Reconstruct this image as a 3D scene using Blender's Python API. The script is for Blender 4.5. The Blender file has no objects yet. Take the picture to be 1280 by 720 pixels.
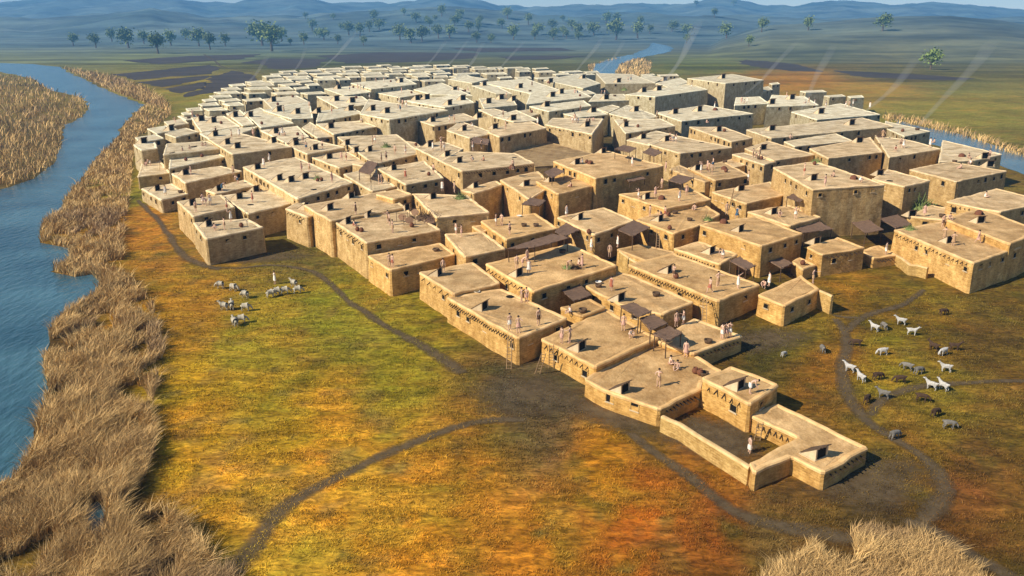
import bpy, bmesh, math, random
import numpy as np
from mathutils import Vector, Matrix
from mathutils.geometry import tessellate_polygon
random.seed(7); rng = np.random.default_rng(7)
S = bpy.context.scene
COL = S.collection
# ------------------------------------------------------------------ camera
CAMZ = 32.0; FPX = 978.0; PITCH = math.atan((360 - 34) / FPX)
cam_d = bpy.data.cameras.new("camera"); cam = bpy.data.objects.new("camera", cam_d); COL.objects.link(cam)
cam.location = (0, 0, CAMZ); cam.rotation_euler = (math.pi / 2 - PITCH, 0, 0)
cam_d.sensor_width = 36.0; cam_d.lens = 36.0 * FPX / 1280.0
cam_d.clip_start = 0.5; cam_d.clip_end = 20000
S.camera = cam
# ------------------------------------------------------------------ light
SUN_EL = math.radians(37); SHADOW_AZ = math.radians(26)     # shadows run this far left of +X on the ground
tosun = Vector((-math.cos(SHADOW_AZ) * math.cos(SUN_EL), -math.sin(SHADOW_AZ) * math.cos(SUN_EL), math.sin(SUN_EL)))
W = bpy.data.worlds.new("World"); S.world = W; W.use_nodes = True
nt = W.node_tree; nt.nodes.clear()
o_ = nt.nodes.new("ShaderNodeOutputWorld"); b_ = nt.nodes.new("ShaderNodeBackground"); s_ = nt.nodes.new("ShaderNodeTexSky")
s_.sky_type = 'NISHITA'; s_.sun_disc = False; s_.sun_elevation = SUN_EL
s_.sun_rotation = math.atan2(tosun.x, tosun.y); s_.air_density = 1.0; s_.dust_density = 0.0; s_.altitude = 1500; s_.ozone_density = 1.5
b_.inputs['Strength'].default_value = 0.085
nt.links.new(s_.outputs[0], b_.inputs[0]); nt.links.new(b_.outputs[0], o_.inputs[0])
sd = bpy.data.lights.new("sun", 'SUN'); sd.energy = 5.0; sd.angle = math.radians(0.6); sd.color = (1.0, 0.88, 0.69)
sun = bpy.data.objects.new("sun", sd); COL.objects.link(sun); sun.rotation_euler = tosun.to_track_quat('Z', 'Y').to_euler()
sun.location = (-100, -60, 90)
S.view_settings.view_transform = 'Standard'; S.view_settings.look = 'None'
S.view_settings.exposure = 0.34; S.view_settings.gamma = 1.0
S.cycles.volume_bounces = 3; S.cycles.max_bounces = 6; S.cycles.transparent_max_bounces = 24
S.cycles.diffuse_bounces = 2; S.cycles.caustics_reflective = False; S.cycles.caustics_refractive = False
S.cycles.use_denoising = True

# ------------------------------------------------------------------ numbers
def vnoise(x, y, seed=0):
    x = np.asarray(x, float); y = np.asarray(y, float)
    xi = np.floor(x).astype(np.int64); yi = np.floor(y).astype(np.int64); fx = x - xi; fy = y - yi
    fx = fx * fx * (3 - 2 * fx); fy = fy * fy * (3 - 2 * fy)
    def h(a, b):
        n = (a * 374761393 + b * 668265263 + seed * 982451653) & 0xffffffff
        n = ((n ^ (n >> 13)) * 1274126177) & 0xffffffff
        return ((n ^ (n >> 16)) & 0xffff) / 65535.0
    return (h(xi, yi) * (1 - fx) + h(xi + 1, yi) * fx) * (1 - fy) + (h(xi, yi + 1) * (1 - fx) + h(xi + 1, yi + 1) * fx) * fy
def fbm(x, y, seed=0, oct=4):
    s = 0; a = .5; t = 0
    for k in range(oct):
        s = s + a * vnoise(x * 2 ** k + 17.3 * k, y * 2 ** k - 9.1 * k, seed + k); t += a; a *= .5
    return s / t
cp, sp = math.cos(PITCH), math.sin(PITCH)
def ray(u, v):
    a = (u - 640) / FPX; b = -(v - 360) / FPX
    return np.array([a, cp + b * sp, -sp + b * cp])
def at(u, v, z=0.0):
    d = ray(u, v); t = (z - CAMZ) / d[2]
    return Vector((d[0] * t, d[1] * t, z))
def px(p):
    x, y, z = p[0], p[1], p[2] - CAMZ
    dep = y * cp - z * sp; up = y * sp + z * cp
    return 640 + FPX * x / dep, 360 - FPX * up / dep
SKY = [(-400, 4), (-100, 8), (41, 7), (90, 3), (130, -3), (270, 0), (300, 5), (345, 1), (400, -3), (440, 4), (510, 4), (560, -3), (600, 1), (625, 8), (710, 8),
       (770, 4), (805, 6), (840, 3), (875, -2), (915, 5), (960, 7), (1010, 0), (1060, 5), (1110, 3), (1150, 5), (1180, 11), (1240, 16), (1400, 14), (1700, 6)]
MID = [(-400, 22), (0, 25), (100, 26), (180, 20), (235, 12), (300, 21), (400, 21), (500, 18), (570, 13), (640, 17), (700, 22), (800, 19), (900, 24), (1000, 25), (1300, 26), (1700, 20)]
NEAR = [(-400, 90), (820, 80), (880, 46), (930, 31), (1030, 25), (1130, 21), (1190, 25), (1240, 33), (1400, 40), (1700, 60)]
def layer(tab, u, Y):
    v = np.interp(u, [a for a, b in tab], [b for a, b in tab]) + (3.5 if tab is SKY else 0)
    return CAMZ + (34 - v) / FPX * Y
def smooth(a, b, x):
    t = np.clip((x - a) / (b - a), 0, 1); return t * t * (3 - 2 * t)
def terrain(x, y):
    x = np.asarray(x, float); y = np.asarray(y, float)
    z = 1.6 * np.exp(-.5 * ((x - 45) ** 2 + (y - 105) ** 2) / 30 ** 2)
    r = np.maximum(y, 1.0); u = 640 + FPX * x / r * cp
    h = np.zeros_like(z)
    for tab, Y, w, ns in ((SKY, 3900, 1300, 34), (MID, 2300, 800, 24), (NEAR, 1450, 520, 6)):
        b = np.exp(-.5 * ((r - Y) / (w * .5)) ** 2)
        b = np.where(r > Y, np.maximum(b, .8 * (Y > 3000)), b)
        hh = np.maximum(layer(tab, u, Y), 0) * b
        hh = hh * (1 + .22 * (1 - b) * (fbm(x / 260, y / 260, 3) - .5) * 2) + ns * 1.2 * (fbm(x / 130, y / 130, 8) - .5) * smooth(.1, .5, b)
        h = np.maximum(h, hh)
    return z + h * smooth(750, 1100, r)
def atg(u, v, lift=0.0):
    d = ray(u, v); p = None
    if d[2] < -1e-3:
        t = -CAMZ / d[2]
        for _ in range(12):
            z = float(terrain(d[0] * t, d[1] * t)); t = (z - CAMZ) / d[2]
            if d[1] * t > 900: break
        else:
            return Vector((d[0] * t, d[1] * t, CAMZ + d[2] * t + lift))
    ts = np.linspace(700, 6000, 2400); zz = terrain(d[0] * ts, d[1] * ts); ry = CAMZ + d[2] * ts
    hit = np.nonzero(zz >= ry)[0]
    t = ts[hit[0]] if len(hit) else 3900
    return Vector((d[0] * t, d[1] * t, float(terrain(d[0] * t, d[1] * t)) + lift))
def lin(c):
    return tuple(((v / 255) / 12.92 if v / 255 <= .04045 else (((v / 255) + .055) / 1.055) ** 2.4) for v in c)

# ------------------------------------------------------------------ materials
MATS = {}
def mat(name, col, rough=.9, col2=None, scale=1.0, bump=0.0, bscale=None, rnd=0.0, objcol=False, attr=None, spec=.25, detail=5, stretch=(1, 1, 1), twosided=False):
    m = bpy.data.materials.new(name); m.use_nodes = True; n = m.node_tree.nodes; L = m.node_tree.links
    bs = n['Principled BSDF']; bs.inputs['Roughness'].default_value = rough; bs.inputs['Specular IOR Level'].default_value = spec
    tc = n.new('ShaderNodeTexCoord'); mp = n.new('ShaderNodeMapping'); mp.inputs['Scale'].default_value = stretch
    L.new(tc.outputs['Object'], mp.inputs[0])
    geo = n.new('ShaderNodeNewGeometry')
    src = mp.outputs[0]
    out = None
    if col2 is not None:
        nz = n.new('ShaderNodeTexNoise'); nz.inputs['Scale'].default_value = scale; nz.inputs['Detail'].default_value = detail; nz.inputs['Roughness'].default_value = .65
        L.new(src, nz.inputs[0])
        cr = n.new('ShaderNodeValToRGB'); cr.color_ramp.elements[0].position = .32; cr.color_ramp.elements[1].position = .68
        cr.color_ramp.elements[0].color = (*col, 1); cr.color_ramp.elements[1].color = (*col2, 1)
        L.new(nz.outputs[0], cr.inputs[0]); out = cr.outputs[0]
    else:
        rg = n.new('ShaderNodeRGB'); rg.outputs[0].default_value = (*col, 1); out = rg.outputs[0]
    def mul(a, b):
        x = n.new('ShaderNodeMix'); x.data_type = 'RGBA'; x.blend_type = 'MULTIPLY'; x.inputs[0].default_value = 1
        L.new(a, x.inputs[6]); L.new(b, x.inputs[7]); return x.outputs[2]
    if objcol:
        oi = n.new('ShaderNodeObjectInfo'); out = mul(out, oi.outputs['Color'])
    if attr:
        at_ = n.new('ShaderNodeAttribute'); at_.attribute_name = attr; out = mul(out, at_.outputs['Color'])
    if rnd:
        oi = n.new('ShaderNodeObjectInfo'); mr = n.new('ShaderNodeMapRange'); mr.inputs[3].default_value = 1 - rnd; mr.inputs[4].default_value = 1 + rnd
        L.new(oi.outputs['Random'], mr.inputs[0]); out = mul(out, mr.outputs[0])
    L.new(out, bs.inputs['Base Color'])
    if bump:
        nb = n.new('ShaderNodeTexNoise'); nb.inputs['Scale'].default_value = bscale or scale * 4; nb.inputs['Detail'].default_value = 6
        L.new(src, nb.inputs[0]); bp = n.new('ShaderNodeBump'); bp.inputs['Strength'].default_value = bump; bp.inputs['Distance'].default_value = .1
        L.new(nb.outputs[0], bp.inputs['Height']); L.new(bp.outputs[0], bs.inputs['Normal'])
        m['bump'] = bp.name
    MATS[name] = m
    return m
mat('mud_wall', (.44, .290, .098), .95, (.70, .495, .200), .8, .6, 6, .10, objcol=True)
def stain(name, sc, lo, a0, a1, scale=1.0):
    m = MATS[name]; n = m.node_tree.nodes; L = m.node_tree.links; bs = n['Principled BSDF']; old = bs.inputs['Base Color'].links[0].from_socket
    tc = n.new('ShaderNodeTexCoord'); oi = n.new('ShaderNodeObjectInfo'); ad = n.new('ShaderNodeVectorMath'); ad.operation = 'ADD'; mp = n.new('ShaderNodeMapping'); mp.inputs['Scale'].default_value = sc
    L.new(tc.outputs['Object'], ad.inputs[0]); L.new(oi.outputs['Location'], ad.inputs[1]); L.new(ad.outputs[0], mp.inputs[0])
    z = n.new('ShaderNodeTexNoise'); z.inputs['Scale'].default_value = scale; z.inputs['Detail'].default_value = 8; z.inputs['Roughness'].default_value = .72; L.new(mp.outputs[0], z.inputs[0])
    r = n.new('ShaderNodeValToRGB'); r.color_ramp.elements[0].position = a0; r.color_ramp.elements[1].position = a1; r.color_ramp.elements[0].color = (*lo, 1); r.color_ramp.elements[1].color = (1.08, 1.08, 1.08, 1); L.new(z.outputs[0], r.inputs[0])
    x = n.new('ShaderNodeMix'); x.data_type = 'RGBA'; x.blend_type = 'MULTIPLY'; x.inputs[0].default_value = 1; L.new(old, x.inputs[6]); L.new(r.outputs[0], x.inputs[7]); L.new(x.outputs[2], bs.inputs['Base Color'])
# faint courses of mud brick in the wall: a stretched brick bump and joint colour
m = MATS['mud_wall']; n = m.node_tree.nodes; L = m.node_tree.links; bs = n['Principled BSDF']
uv = n.new('ShaderNodeAttribute'); uv.attribute_name = 'course'
bk = n.new('ShaderNodeTexBrick'); bk.inputs['Scale'].default_value = 1.0; bk.inputs['Brick Width'].default_value = .62; bk.inputs['Row Height'].default_value = .21
bk.inputs['Mortar Size'].default_value = .022; bk.inputs['Mortar Smooth'].default_value = .6
bk.inputs['Color1'].default_value = (1, 1, 1, 1); bk.inputs['Color2'].default_value = (.74, .70, .64, 1); bk.inputs['Mortar'].default_value = (.52, .44, .34, 1)
L.new(uv.outputs['Vector'], bk.inputs[0])
old = bs.inputs['Base Color'].links[0].from_socket
x = n.new('ShaderNodeMix'); x.data_type = 'RGBA'; x.blend_type = 'MULTIPLY'
nz = n.new('ShaderNodeTexNoise'); nz.inputs['Scale'].default_value = .5; tc = n.new('ShaderNodeTexCoord'); L.new(tc.outputs['Object'], nz.inputs[0])
mr = n.new('ShaderNodeMapRange'); mr.inputs[1].default_value = .4; mr.inputs[2].default_value = .65; mr.inputs[3].default_value = .1; mr.inputs[4].default_value = .8
L.new(nz.outputs[0], mr.inputs[0]); L.new(mr.outputs[0], x.inputs[0]); L.new(old, x.inputs[6]); L.new(bk.outputs[0], x.inputs[7]); L.new(x.outputs[2], bs.inputs['Base Color'])
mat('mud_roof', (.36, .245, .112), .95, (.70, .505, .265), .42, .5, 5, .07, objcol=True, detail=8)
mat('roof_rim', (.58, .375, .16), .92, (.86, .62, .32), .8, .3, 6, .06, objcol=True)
mat('hatch_plaster', (.52, .40, .25), .95, (.66, .53, .35), 2, .2, 9, .1)
mat('old_wood', (.075, .045, .026), .85, (.15, .095, .055), 3, .4, 12, .15)
mat('pale_wood', (.30, .19, .10), .85, (.42, .28, .15), 3, .3, 12, .15)
mat('beam_wood', (.030, .019, .012), .85, (.06, .038, .022), 3)
mat('dark_inside', (.010, .008, .006), 1)
mat('mat_thatch', (.13, .078, .052), .95, (.30, .19, .125), 1.6, .8, 14, .12, stretch=(1, 6, 1))
mat('skin', (.62, .40, .29), .6, (.70, .47, .35), 3, 0, 1, .18)
mat('hair', (.018, .011, .007), .8)
for k, c in dict(white=(.78, .74, .66), tan=(.42, .27, .15), rust=(.36, .12, .07), brown=(.13, .075, .045), blue=(.05, .10, .16), grey=(.26, .25, .24), rose=(.56, .34, .27)).items():
    mat('cloth_' + k, c, .95, tuple(v * 1.15 for v in c), 6, .2, 30)
for k, c in dict(cream=(.66, .60, .47), white=(.74, .72, .68), grey=(.30, .28, .25), brown=(.11, .065, .04)).items():
    mat('fleece_' + k, c, .95, tuple(v * .7 for v in c), 9, .9, 40)
mat('pot', (.20, .075, .035), .8, (.12, .05, .03), 4)
mat('hide', (.50, .34, .22), .9, (.36, .2, .12), 4)
mat('bark', (.10, .075, .05), .95, (.16, .12, .08), 3, .5)
mat('leaf', (.14, .19, .06), .8, (.24, .29, .10), .35, rnd=.25)
mat('leaf_pale', (.14, .20, .05), .8, (.24, .30, .09), .35, rnd=.2)
mat('reed', (.9, .9, .9), .9, (1, 1, 1), .12, attr='col')
mat('grass', (.92, .92, .92), .9, (1.05, 1.05, 1.05), .2, attr='col')
mat('field', (.036, .028, .024), .95, (.080, .062, .046), .08, .6, .4, stretch=(.35, 1.0, 1))
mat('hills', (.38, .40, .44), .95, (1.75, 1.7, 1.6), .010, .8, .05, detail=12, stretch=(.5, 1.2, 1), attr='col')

stain('mud_wall', (1.3, 1.3, .5), (.82, .77, .70), .34, .60)
stain('mud_wall', (1.6, 1.6, 6.5), (.72, .66, .56), .38, .58)
stain('mud_roof', (.28, .28, .28), (.80, .73, .65), .36, .56)
stain('mud_roof', (5, 2.2, 5), (.84, .80, .74), .38, .60)

def ground_mat():
    m = bpy.data.materials.new('ground'); m.use_nodes = True; n = m.node_tree.nodes; L = m.node_tree.links; bs = n['Principled BSDF']
    bs.inputs['Roughness'].default_value = .95; bs.inputs['Specular IOR Level'].default_value = .1
    a = n.new('ShaderNodeAttribute'); a.attribute_name = 'col'
    tc = n.new('ShaderNodeTexCoord')
    def noise(sc, det, st, lo, hi, a0=.3, a1=.7):
        mp = n.new('ShaderNodeMapping'); mp.inputs['Scale'].default_value = st; L.new(tc.outputs['Object'], mp.inputs[0])
        z = n.new('ShaderNodeTexNoise'); z.inputs['Scale'].default_value = sc; z.inputs['Detail'].default_value = det; z.inputs['Roughness'].default_value = .7; z.inputs['Distortion'].default_value = .6
        L.new(mp.outputs[0], z.inputs[0]); r = n.new('ShaderNodeValToRGB'); r.color_ramp.elements[0].position = a0; r.color_ramp.elements[1].position = a1
        r.color_ramp.elements[0].color = (*lo, 1); r.color_ramp.elements[1].color = (*hi, 1); L.new(z.outputs[0], r.inputs[0]); return r.outputs[0], z.outputs[0]
    c1, h1 = noise(.16, 8, (1, 1.6, 1), (.80, .92, .75), (1.22, 1.06, 1.1), .36, .64)
    c2, h2 = noise(2.2, 8, (.7, 1.3, 1), (.42, .42, .38), (1.45, 1.40, 1.3), .36, .66)
    c = a.outputs['Color']
    c3, h3 = noise(.55, 7, (.35, 1.5, 1), (.62, .58, .50), (1.28, 1.24, 1.2), .36, .66)
    for k in (c1, c2, c3):
        x = n.new('ShaderNodeMix'); x.data_type = 'RGBA'; x.blend_type = 'MULTIPLY'; x.inputs[0].default_value = 1; x.clamp_result = False
        L.new(c, x.inputs[6]); L.new(k, x.inputs[7]); c = x.outputs[2]
    L.new(c, bs.inputs['Base Color'])
    bp = n.new('ShaderNodeBump'); bp.inputs['Strength'].default_value = .7; bp.inputs['Distance'].default_value = .25; L.new(h2, bp.inputs['Height']); L.new(bp.outputs[0], bs.inputs['Normal'])
    return m
MATS['ground'] = ground_mat()
def soft_mat(name, c1, c2, sc):
    m = mat(name, c1, .95, c2, sc, .6, sc * 3)
    n = m.node_tree.nodes; L = m.node_tree.links; bs = n['Principled BSDF']
    a = n.new('ShaderNodeAttribute'); a.attribute_name = 'fade'; tc = n.new('ShaderNodeTexCoord')
    z = n.new('ShaderNodeTexNoise'); z.inputs['Scale'].default_value = 1.6; z.inputs['Detail'].default_value = 6; z.inputs['Roughness'].default_value = .7; L.new(tc.outputs['Object'], z.inputs[0])
    ad = n.new('ShaderNodeMath'); ad.operation = 'ADD'; L.new(a.outputs['Fac'], ad.inputs[0]); L.new(z.outputs[0], ad.inputs[1])
    r = n.new('ShaderNodeMapRange'); r.inputs[1].default_value = .62; r.inputs[2].default_value = 1.35; L.new(ad.outputs[0], r.inputs[0]); r.inputs[4].default_value = .80
    L.new(r.outputs[0], bs.inputs['Alpha']); return m
soft_mat('path', (.085, .060, .032), (.155, .112, .062), 1.2)
soft_mat('soil', (.085, .058, .030), (.165, .118, .062), .8)
def water_mat():
    m = bpy.data.materials.new('water'); m.use_nodes = True; n = m.node_tree.nodes; L = m.node_tree.links; bs = n['Principled BSDF']
    bs.inputs['Base Color'].default_value = (.03, .12, .18, 1); bs.inputs['Roughness'].default_value = .16; bs.inputs['IOR'].default_value = 1.33
    tc = n.new('ShaderNodeTexCoord'); mp = n.new('ShaderNodeMapping'); mp.inputs['Scale'].default_value = (1, .45, 1); L.new(tc.outputs['Object'], mp.inputs[0])
    z = n.new('ShaderNodeTexNoise'); z.inputs['Scale'].default_value = 1.1; z.inputs['Detail'].default_value = 7; L.new(mp.outputs[0], z.inputs[0])
    bp = n.new('ShaderNodeBump'); bp.inputs['Strength'].default_value = .75; bp.inputs['Distance'].default_value = .35; L.new(z.outputs[0], bp.inputs['Height']); L.new(bp.outputs[0], bs.inputs['Normal'])
    z2 = n.new('ShaderNodeTexNoise'); z2.inputs['Scale'].default_value = .07; z2.inputs['Detail'].default_value = 5; L.new(tc.outputs['Object'], z2.inputs[0])
    r = n.new('ShaderNodeValToRGB'); r.color_ramp.elements[0].color = (.028, .085, .12, 1); r.color_ramp.elements[1].color = (.07, .165, .21, 1); r.color_ramp.elements[0].position = .35; r.color_ramp.elements[1].position = .65
    L.new(z2.outputs[0], r.inputs[0]); L.new(r.outputs[0], bs.inputs['Base Color'])
    return m
MATS['water'] = water_mat()

# ------------------------------------------------------------------ object helpers
def mesh(name, verts, faces, mats, mi=None, smooth_=False):
    me = bpy.data.meshes.new(name); me.from_pydata([tuple(v) for v in verts], [], faces)
    for k in (mats if isinstance(mats, (list, tuple)) else [mats]): me.materials.append(MATS[k])
    if mi is not None: me.polygons.foreach_set('material_index', mi)
    if smooth_: me.polygons.foreach_set('use_smooth', [True] * len(me.polygons))
    me.update(); return me
def link(name, data, parent=None, loc=(0, 0, 0), rz=0.0, sc=None):
    o = bpy.data.objects.new(name, data); COL.objects.link(o); o.location = loc; o.rotation_euler = (0, 0, rz)
    if sc is not None: o.scale = (sc, sc, sc) if not hasattr(sc, '__len__') else sc
    if parent is not None: o.parent = parent
    return o
def tag(o, label=None, cat=None, group=None, kind=None):
    if label: o['label'] = label
    if cat: o['category'] = cat
    if group: o['group'] = group
    if kind: o['kind'] = kind
    return o
def copy_tree(root, loc, rz, sc=1.0):
    r = root.copy(); COL.objects.link(r); r.location = loc; r.rotation_euler = (0, 0, rz); r.scale = (sc, sc, sc)
    for ch in root.children:
        c = ch.copy(); COL.objects.link(c); c.parent = r
        for g in ch.children:
            d = g.copy(); COL.objects.link(d); d.parent = c
    return r
def box_vf(x0, x1, y0, y1, z0, z1):
    return [(x0, y0, z0), (x1, y0, z0), (x1, y1, z0), (x0, y1, z0), (x0, y0, z1), (x1, y0, z1), (x1, y1, z1), (x0, y1, z1)], \
           [(0, 3, 2, 1), (4, 5, 6, 7), (0, 1, 5, 4), (1, 2, 6, 5), (2, 3, 7, 6), (3, 0, 4, 7)]
def tube_vf(a, b, r0, r1, n=6):
    a = Vector(a); b = Vector(b); q = (b - a).to_track_quat('Z', 'Y'); V = []; F = []
    for p, r in ((a, r0), (b, r1)):
        for k in range(n):
            t = 2 * math.pi * k / n; V.append(p + q @ Vector((r * math.cos(t), r * math.sin(t), 0)))
    for k in range(n): F.append((k, (k + 1) % n, n + (k + 1) % n, n + k))
    F.append(tuple(range(n))[::-1]); F.append(tuple(range(n, 2 * n)))
    return V, F
class MB:
    def __init__(s): s.v = []; s.f = []; s.m = []
    def add(s, vf, m=0):
        o = len(s.v); s.v += list(vf[0]); s.f += [tuple(i + o for i in f) for f in vf[1]]; s.m += [m] * len(vf[1]); return s
    def mesh(s, name, mats, smooth_=False): return mesh(name, s.v, s.f, mats, s.m, smooth_)
def set_col(me, cols, name='col'):
    a = me.color_attributes.new(name, 'FLOAT_COLOR', 'POINT'); c = np.ones((len(me.vertices), 4), np.float32); c[:, :3] = cols; a.data.foreach_set('color', c.ravel())
def np_mesh(name, V, F, matname):
    me = bpy.data.meshes.new(name); nv = len(V); k = F.shape[1]; nf = len(F)
    me.vertices.add(nv); me.vertices.foreach_set('co', V.astype(np.float32).ravel()); me.loops.add(nf * k); me.loops.foreach_set('vertex_index', F.astype(np.int32).ravel())
    me.polygons.add(nf); me.polygons.foreach_set('loop_start', np.arange(0, nf * k, k, dtype=np.int32)); me.polygons.foreach_set('loop_total', np.full(nf, k, dtype=np.int32))
    me.update(calc_edges=True); me.materials.append(MATS[matname]); return me
def inside(u, v, poly):
    u = np.asarray(u, float); v = np.asarray(v, float); r = np.zeros(u.shape, bool); n = len(poly)
    for i in range(n):
        x1, y1 = poly[i]; x2, y2 = poly[(i + 1) % n]
        if y1 == y2: continue
        c = ((y1 > v) != (y2 > v)) & (u < (x2 - x1) * (v - y1) / (y2 - y1) + x1); r ^= c
    return r
# ------------------------------------------------------------------ colours of the land, as measured spots
SPOTS = [(300,420,168,144,44),(420,380,148,134,40),(500,450,145,128,35),(350,520,182,140,35),(250,560,212,155,40),(230,480,190,148,35),(230,370,186,132,42),(190,290,196,128,45),
(230,300,145,112,50),(400,600,205,142,40),(520,640,205,138,38),(350,690,200,155,50),(650,680,196,126,36),(600,580,180,122,35),(750,600,188,122,32),(800,680,202,112,34),
(900,660,150,85,30),(950,650,120,92,50),(1100,640,95,74,45),(700,500,92,80,58),(640,500,85,78,62),(620,520,125,100,40),(800,560,112,88,35),(1000,420,128,108,38),
(1020,480,145,98,35),(1100,470,140,120,36),(1180,500,136,110,38),(1150,400,130,108,38),(1100,370,130,100,35),(1060,360,150,105,35),(1200,620,120,76,35),(1150,580,135,95,35),
(960,440,85,76,35),(1220,440,115,88,40),(180,250,150,140,50),(390,310,110,98,50),(200,70,112,122,70),(60,70,110,120,85),(240,120,135,130,60),(400,75,84,92,55),
(600,78,84,88,48),(700,78,86,92,55),(880,82,100,112,55),(1000,100,160,122,50),(1080,112,150,128,60),(1180,135,142,132,60),(1100,92,98,100,62),(1000,72,86,92,62),
(600,64,74,82,60),(300,66,92,105,72),(1200,105,114,118,66),(1200,80,95,100,72),(450,210,95,80,55),(650,190,88,74,45),(800,200,85,72,50),(1100,270,85,72,50),(350,180,95,82,60),(560,110,100,92,70),(900,230,85,72,50),
(620,290,70,58,42),(800,320,80,66,45),(100,180,120,100,65),(80,440,90,70,40),(120,560,90,70,40),(180,680,105,78,40),(1080,690,110,80,40),(-200,400,120,110,50),(1500,400,120,100,45),(1500,150,130,125,60),(30,200,110,95,60)]
def warp(x, y):
    y = np.maximum(y, 5.0); return np.stack([640 + FPX * x / y, 330 * np.log(y / 60.0)], -1)
_sp = [atg(a, b) if b > 66 else at(a, b, 0) for a, b, *_ in SPOTS]
_sw = warp(np.array([p.x for p in _sp]), np.array([p.y for p in _sp])); _sc = np.array([lin(s[2:]) for s in SPOTS]) / np.array([.92, .84, .74])
def land(x, y):
    q = warp(x, y); q[..., 0] += 55 * (fbm(x / 9, y / 13, 11) - .5); q[..., 1] += 70 * (fbm(x / 9, y / 13, 12) - .5)
    out = np.zeros((len(q), 3)); step = 20000
    for i in range(0, len(q), step):
        d = ((q[i:i + step, None, :] - _sw[None]) ** 2).sum(-1) + 300.0; w = 1 / d ** 1.7; out[i:i + step] = (w[..., None] * _sc).sum(1) / w.sum(1)[:, None]
    n1 = fbm(x / 5.5, y / 8, 31, 5); n2 = fbm(x / 2.1, y / 2.6, 37, 4); n3 = fbm(x / 14, y / 20, 41, 4)
    near = (1 - smooth(150, 400, y))[:, None]; n1 = .6 * n1 + .4 * fbm(x / 1.7, y / 2.2, 33, 4)
    lum = out.mean(1)[:, None] / .14
    green = np.array([.165, .150, .020]) * lum; orange = np.array([.42, .20, .025]) * lum; dark = np.array([.11, .075, .025]) * lum
    g = smooth(.52, .68, n1)[:, None]; o = smooth(.52, .70, 1 - n1)[:, None]; d = smooth(.56, .72, n2)[:, None]
    sat = np.clip((out[:, :1] - out[:, 2:]) / (out[:, :1] + 1e-4) * 1.6 - .55, 0, 1)
    out = out + (green - out) * g * .34 * sat + (orange - out) * o * .28 * sat + (dark - out) * d * .55 * near
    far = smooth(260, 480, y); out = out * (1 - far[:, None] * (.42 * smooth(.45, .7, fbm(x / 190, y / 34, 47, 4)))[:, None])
    out = out * (1 + far[:, None] * (np.array([1.16, 1.0, .82]) - 1)) * (1 - (1 - far[:, None]) * (1 - np.array([1.0, 1.04, 1.0])))
    n5 = smooth(.42, .62, fbm(x / 1.3, y / 1.0, 91, 4))[:, None]; out = out * (1 - near * .24 * (1 - n5))
    return np.clip(out * (.66 + .68 * n3[:, None]), .004, .8)
# ------------------------------------------------------------------ ground sheet and hills
def axis_x():
    h = list(np.arange(0, 66, .6)); s = .6
    while h[-1] < 6500: s *= 1.035; h.append(h[-1] + s)
    return np.array([-a for a in h[:0:-1]] + h)
ys = [-400, -250, -150, -90, -50, -20, 0, 10, 18, 25]
while ys[-1] < 752: ys.append(ys[-1] * 1.0095)
ys[-1] = 760.0
gx, gy = np.meshgrid(axis_x(), np.array(ys)); ny, nx = gx.shape
gx = gx.ravel(); gy = gy.ravel(); gz = terrain(gx, gy)
idx = np.arange(nx * ny).reshape(ny, nx)
F = np.stack([idx[:-1, :-1], idx[:-1, 1:], idx[1:, 1:], idx[1:, :-1]], -1).reshape(-1, 4)
me = np_mesh('ground', np.stack([gx, gy, gz], -1), F, 'ground'); set_col(me, land(gx, gy)); ground = link('ground', me); tag(ground, kind='structure')
rr = 760 * 1.011 ** np.arange(0, 163); uu = np.concatenate([np.arange(-900, -100, 25), np.arange(-100, 1400, 5), np.arange(1400, 2225, 25)])
U_, R_ = np.meshgrid(uu, rr); hx = ((U_ - 640) / FPX * R_ / cp).ravel(); hy = R_.ravel(); hz = terrain(hx, hy) - .15
ny, nx = U_.shape; idx = np.arange(nx * ny).reshape(ny, nx); F = np.stack([idx[:-1, :-1], idx[:-1, 1:], idx[1:, 1:], idx[1:, :-1]], -1).reshape(-1, 4)
me = np_mesh('hills', np.stack([hx, hy, hz], -1), F, 'hills'); me.polygons.foreach_set('use_smooth', [True] * len(me.polygons))
_t = smooth(760, 1500, hy)[:, None]; _n = fbm(hx / 300, hy / 120, 303, 4)[:, None]; _hazy_far = np.array([.040, .085, .105]) * (1 - _n) + np.array([.13, .165, .15]) * _n  # far hills get a bluish base: distance haze put into their colour
set_col(me, land(hx, hy) * .85 * (1 - _t) + _hazy_far * _t); hl = link('hills', me); tag(hl, kind='structure')

def sheet(name, poly, matname, lift, wob=1.2, step=3.0, kind='structure', fade=None):
    """a sheet lying on the terrain; the outline is a list of picture points on the ground"""
    P = [at(a, b, 0) for a, b in poly]; out = []
    for i, p in enumerate(P):
        q = P[(i + 1) % len(P)]; dd = (q - p).length; st = max(step, p.y * .02); k = max(1, int(dd / st))
        for j in range(k): out.append(p.lerp(q, j / k))
    pts = []
    for p in out:
        w = wob * max(1, p.y / 120)
        pts.append(Vector((p.x + w * (fbm(p.x / 4, p.y / 4, 51) - .5) * 2, p.y + w * (fbm(p.x / 4, p.y / 4, 52) - .5) * 2, 0)))
    tri = tessellate_polygon([pts])
    bm = bmesh.new(); vs = [bm.verts.new(p) for p in pts]
    for t in tri:
        try: bm.faces.new([vs[i] for i in t])
        except ValueError: pass
    for v in bm.verts: v.co.z = float(terrain(v.co.x, v.co.y)) + lift
    bmesh.ops.recalc_face_normals(bm, faces=bm.faces)
    me = bpy.data.meshes.new(name); bm.to_mesh(me); bm.free(); me.materials.append(MATS[matname])
    if len(me.polygons) and me.polygons[0].normal.z < 0: me.flip_normals()
    return tag(link(name, me), kind=kind)
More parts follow.
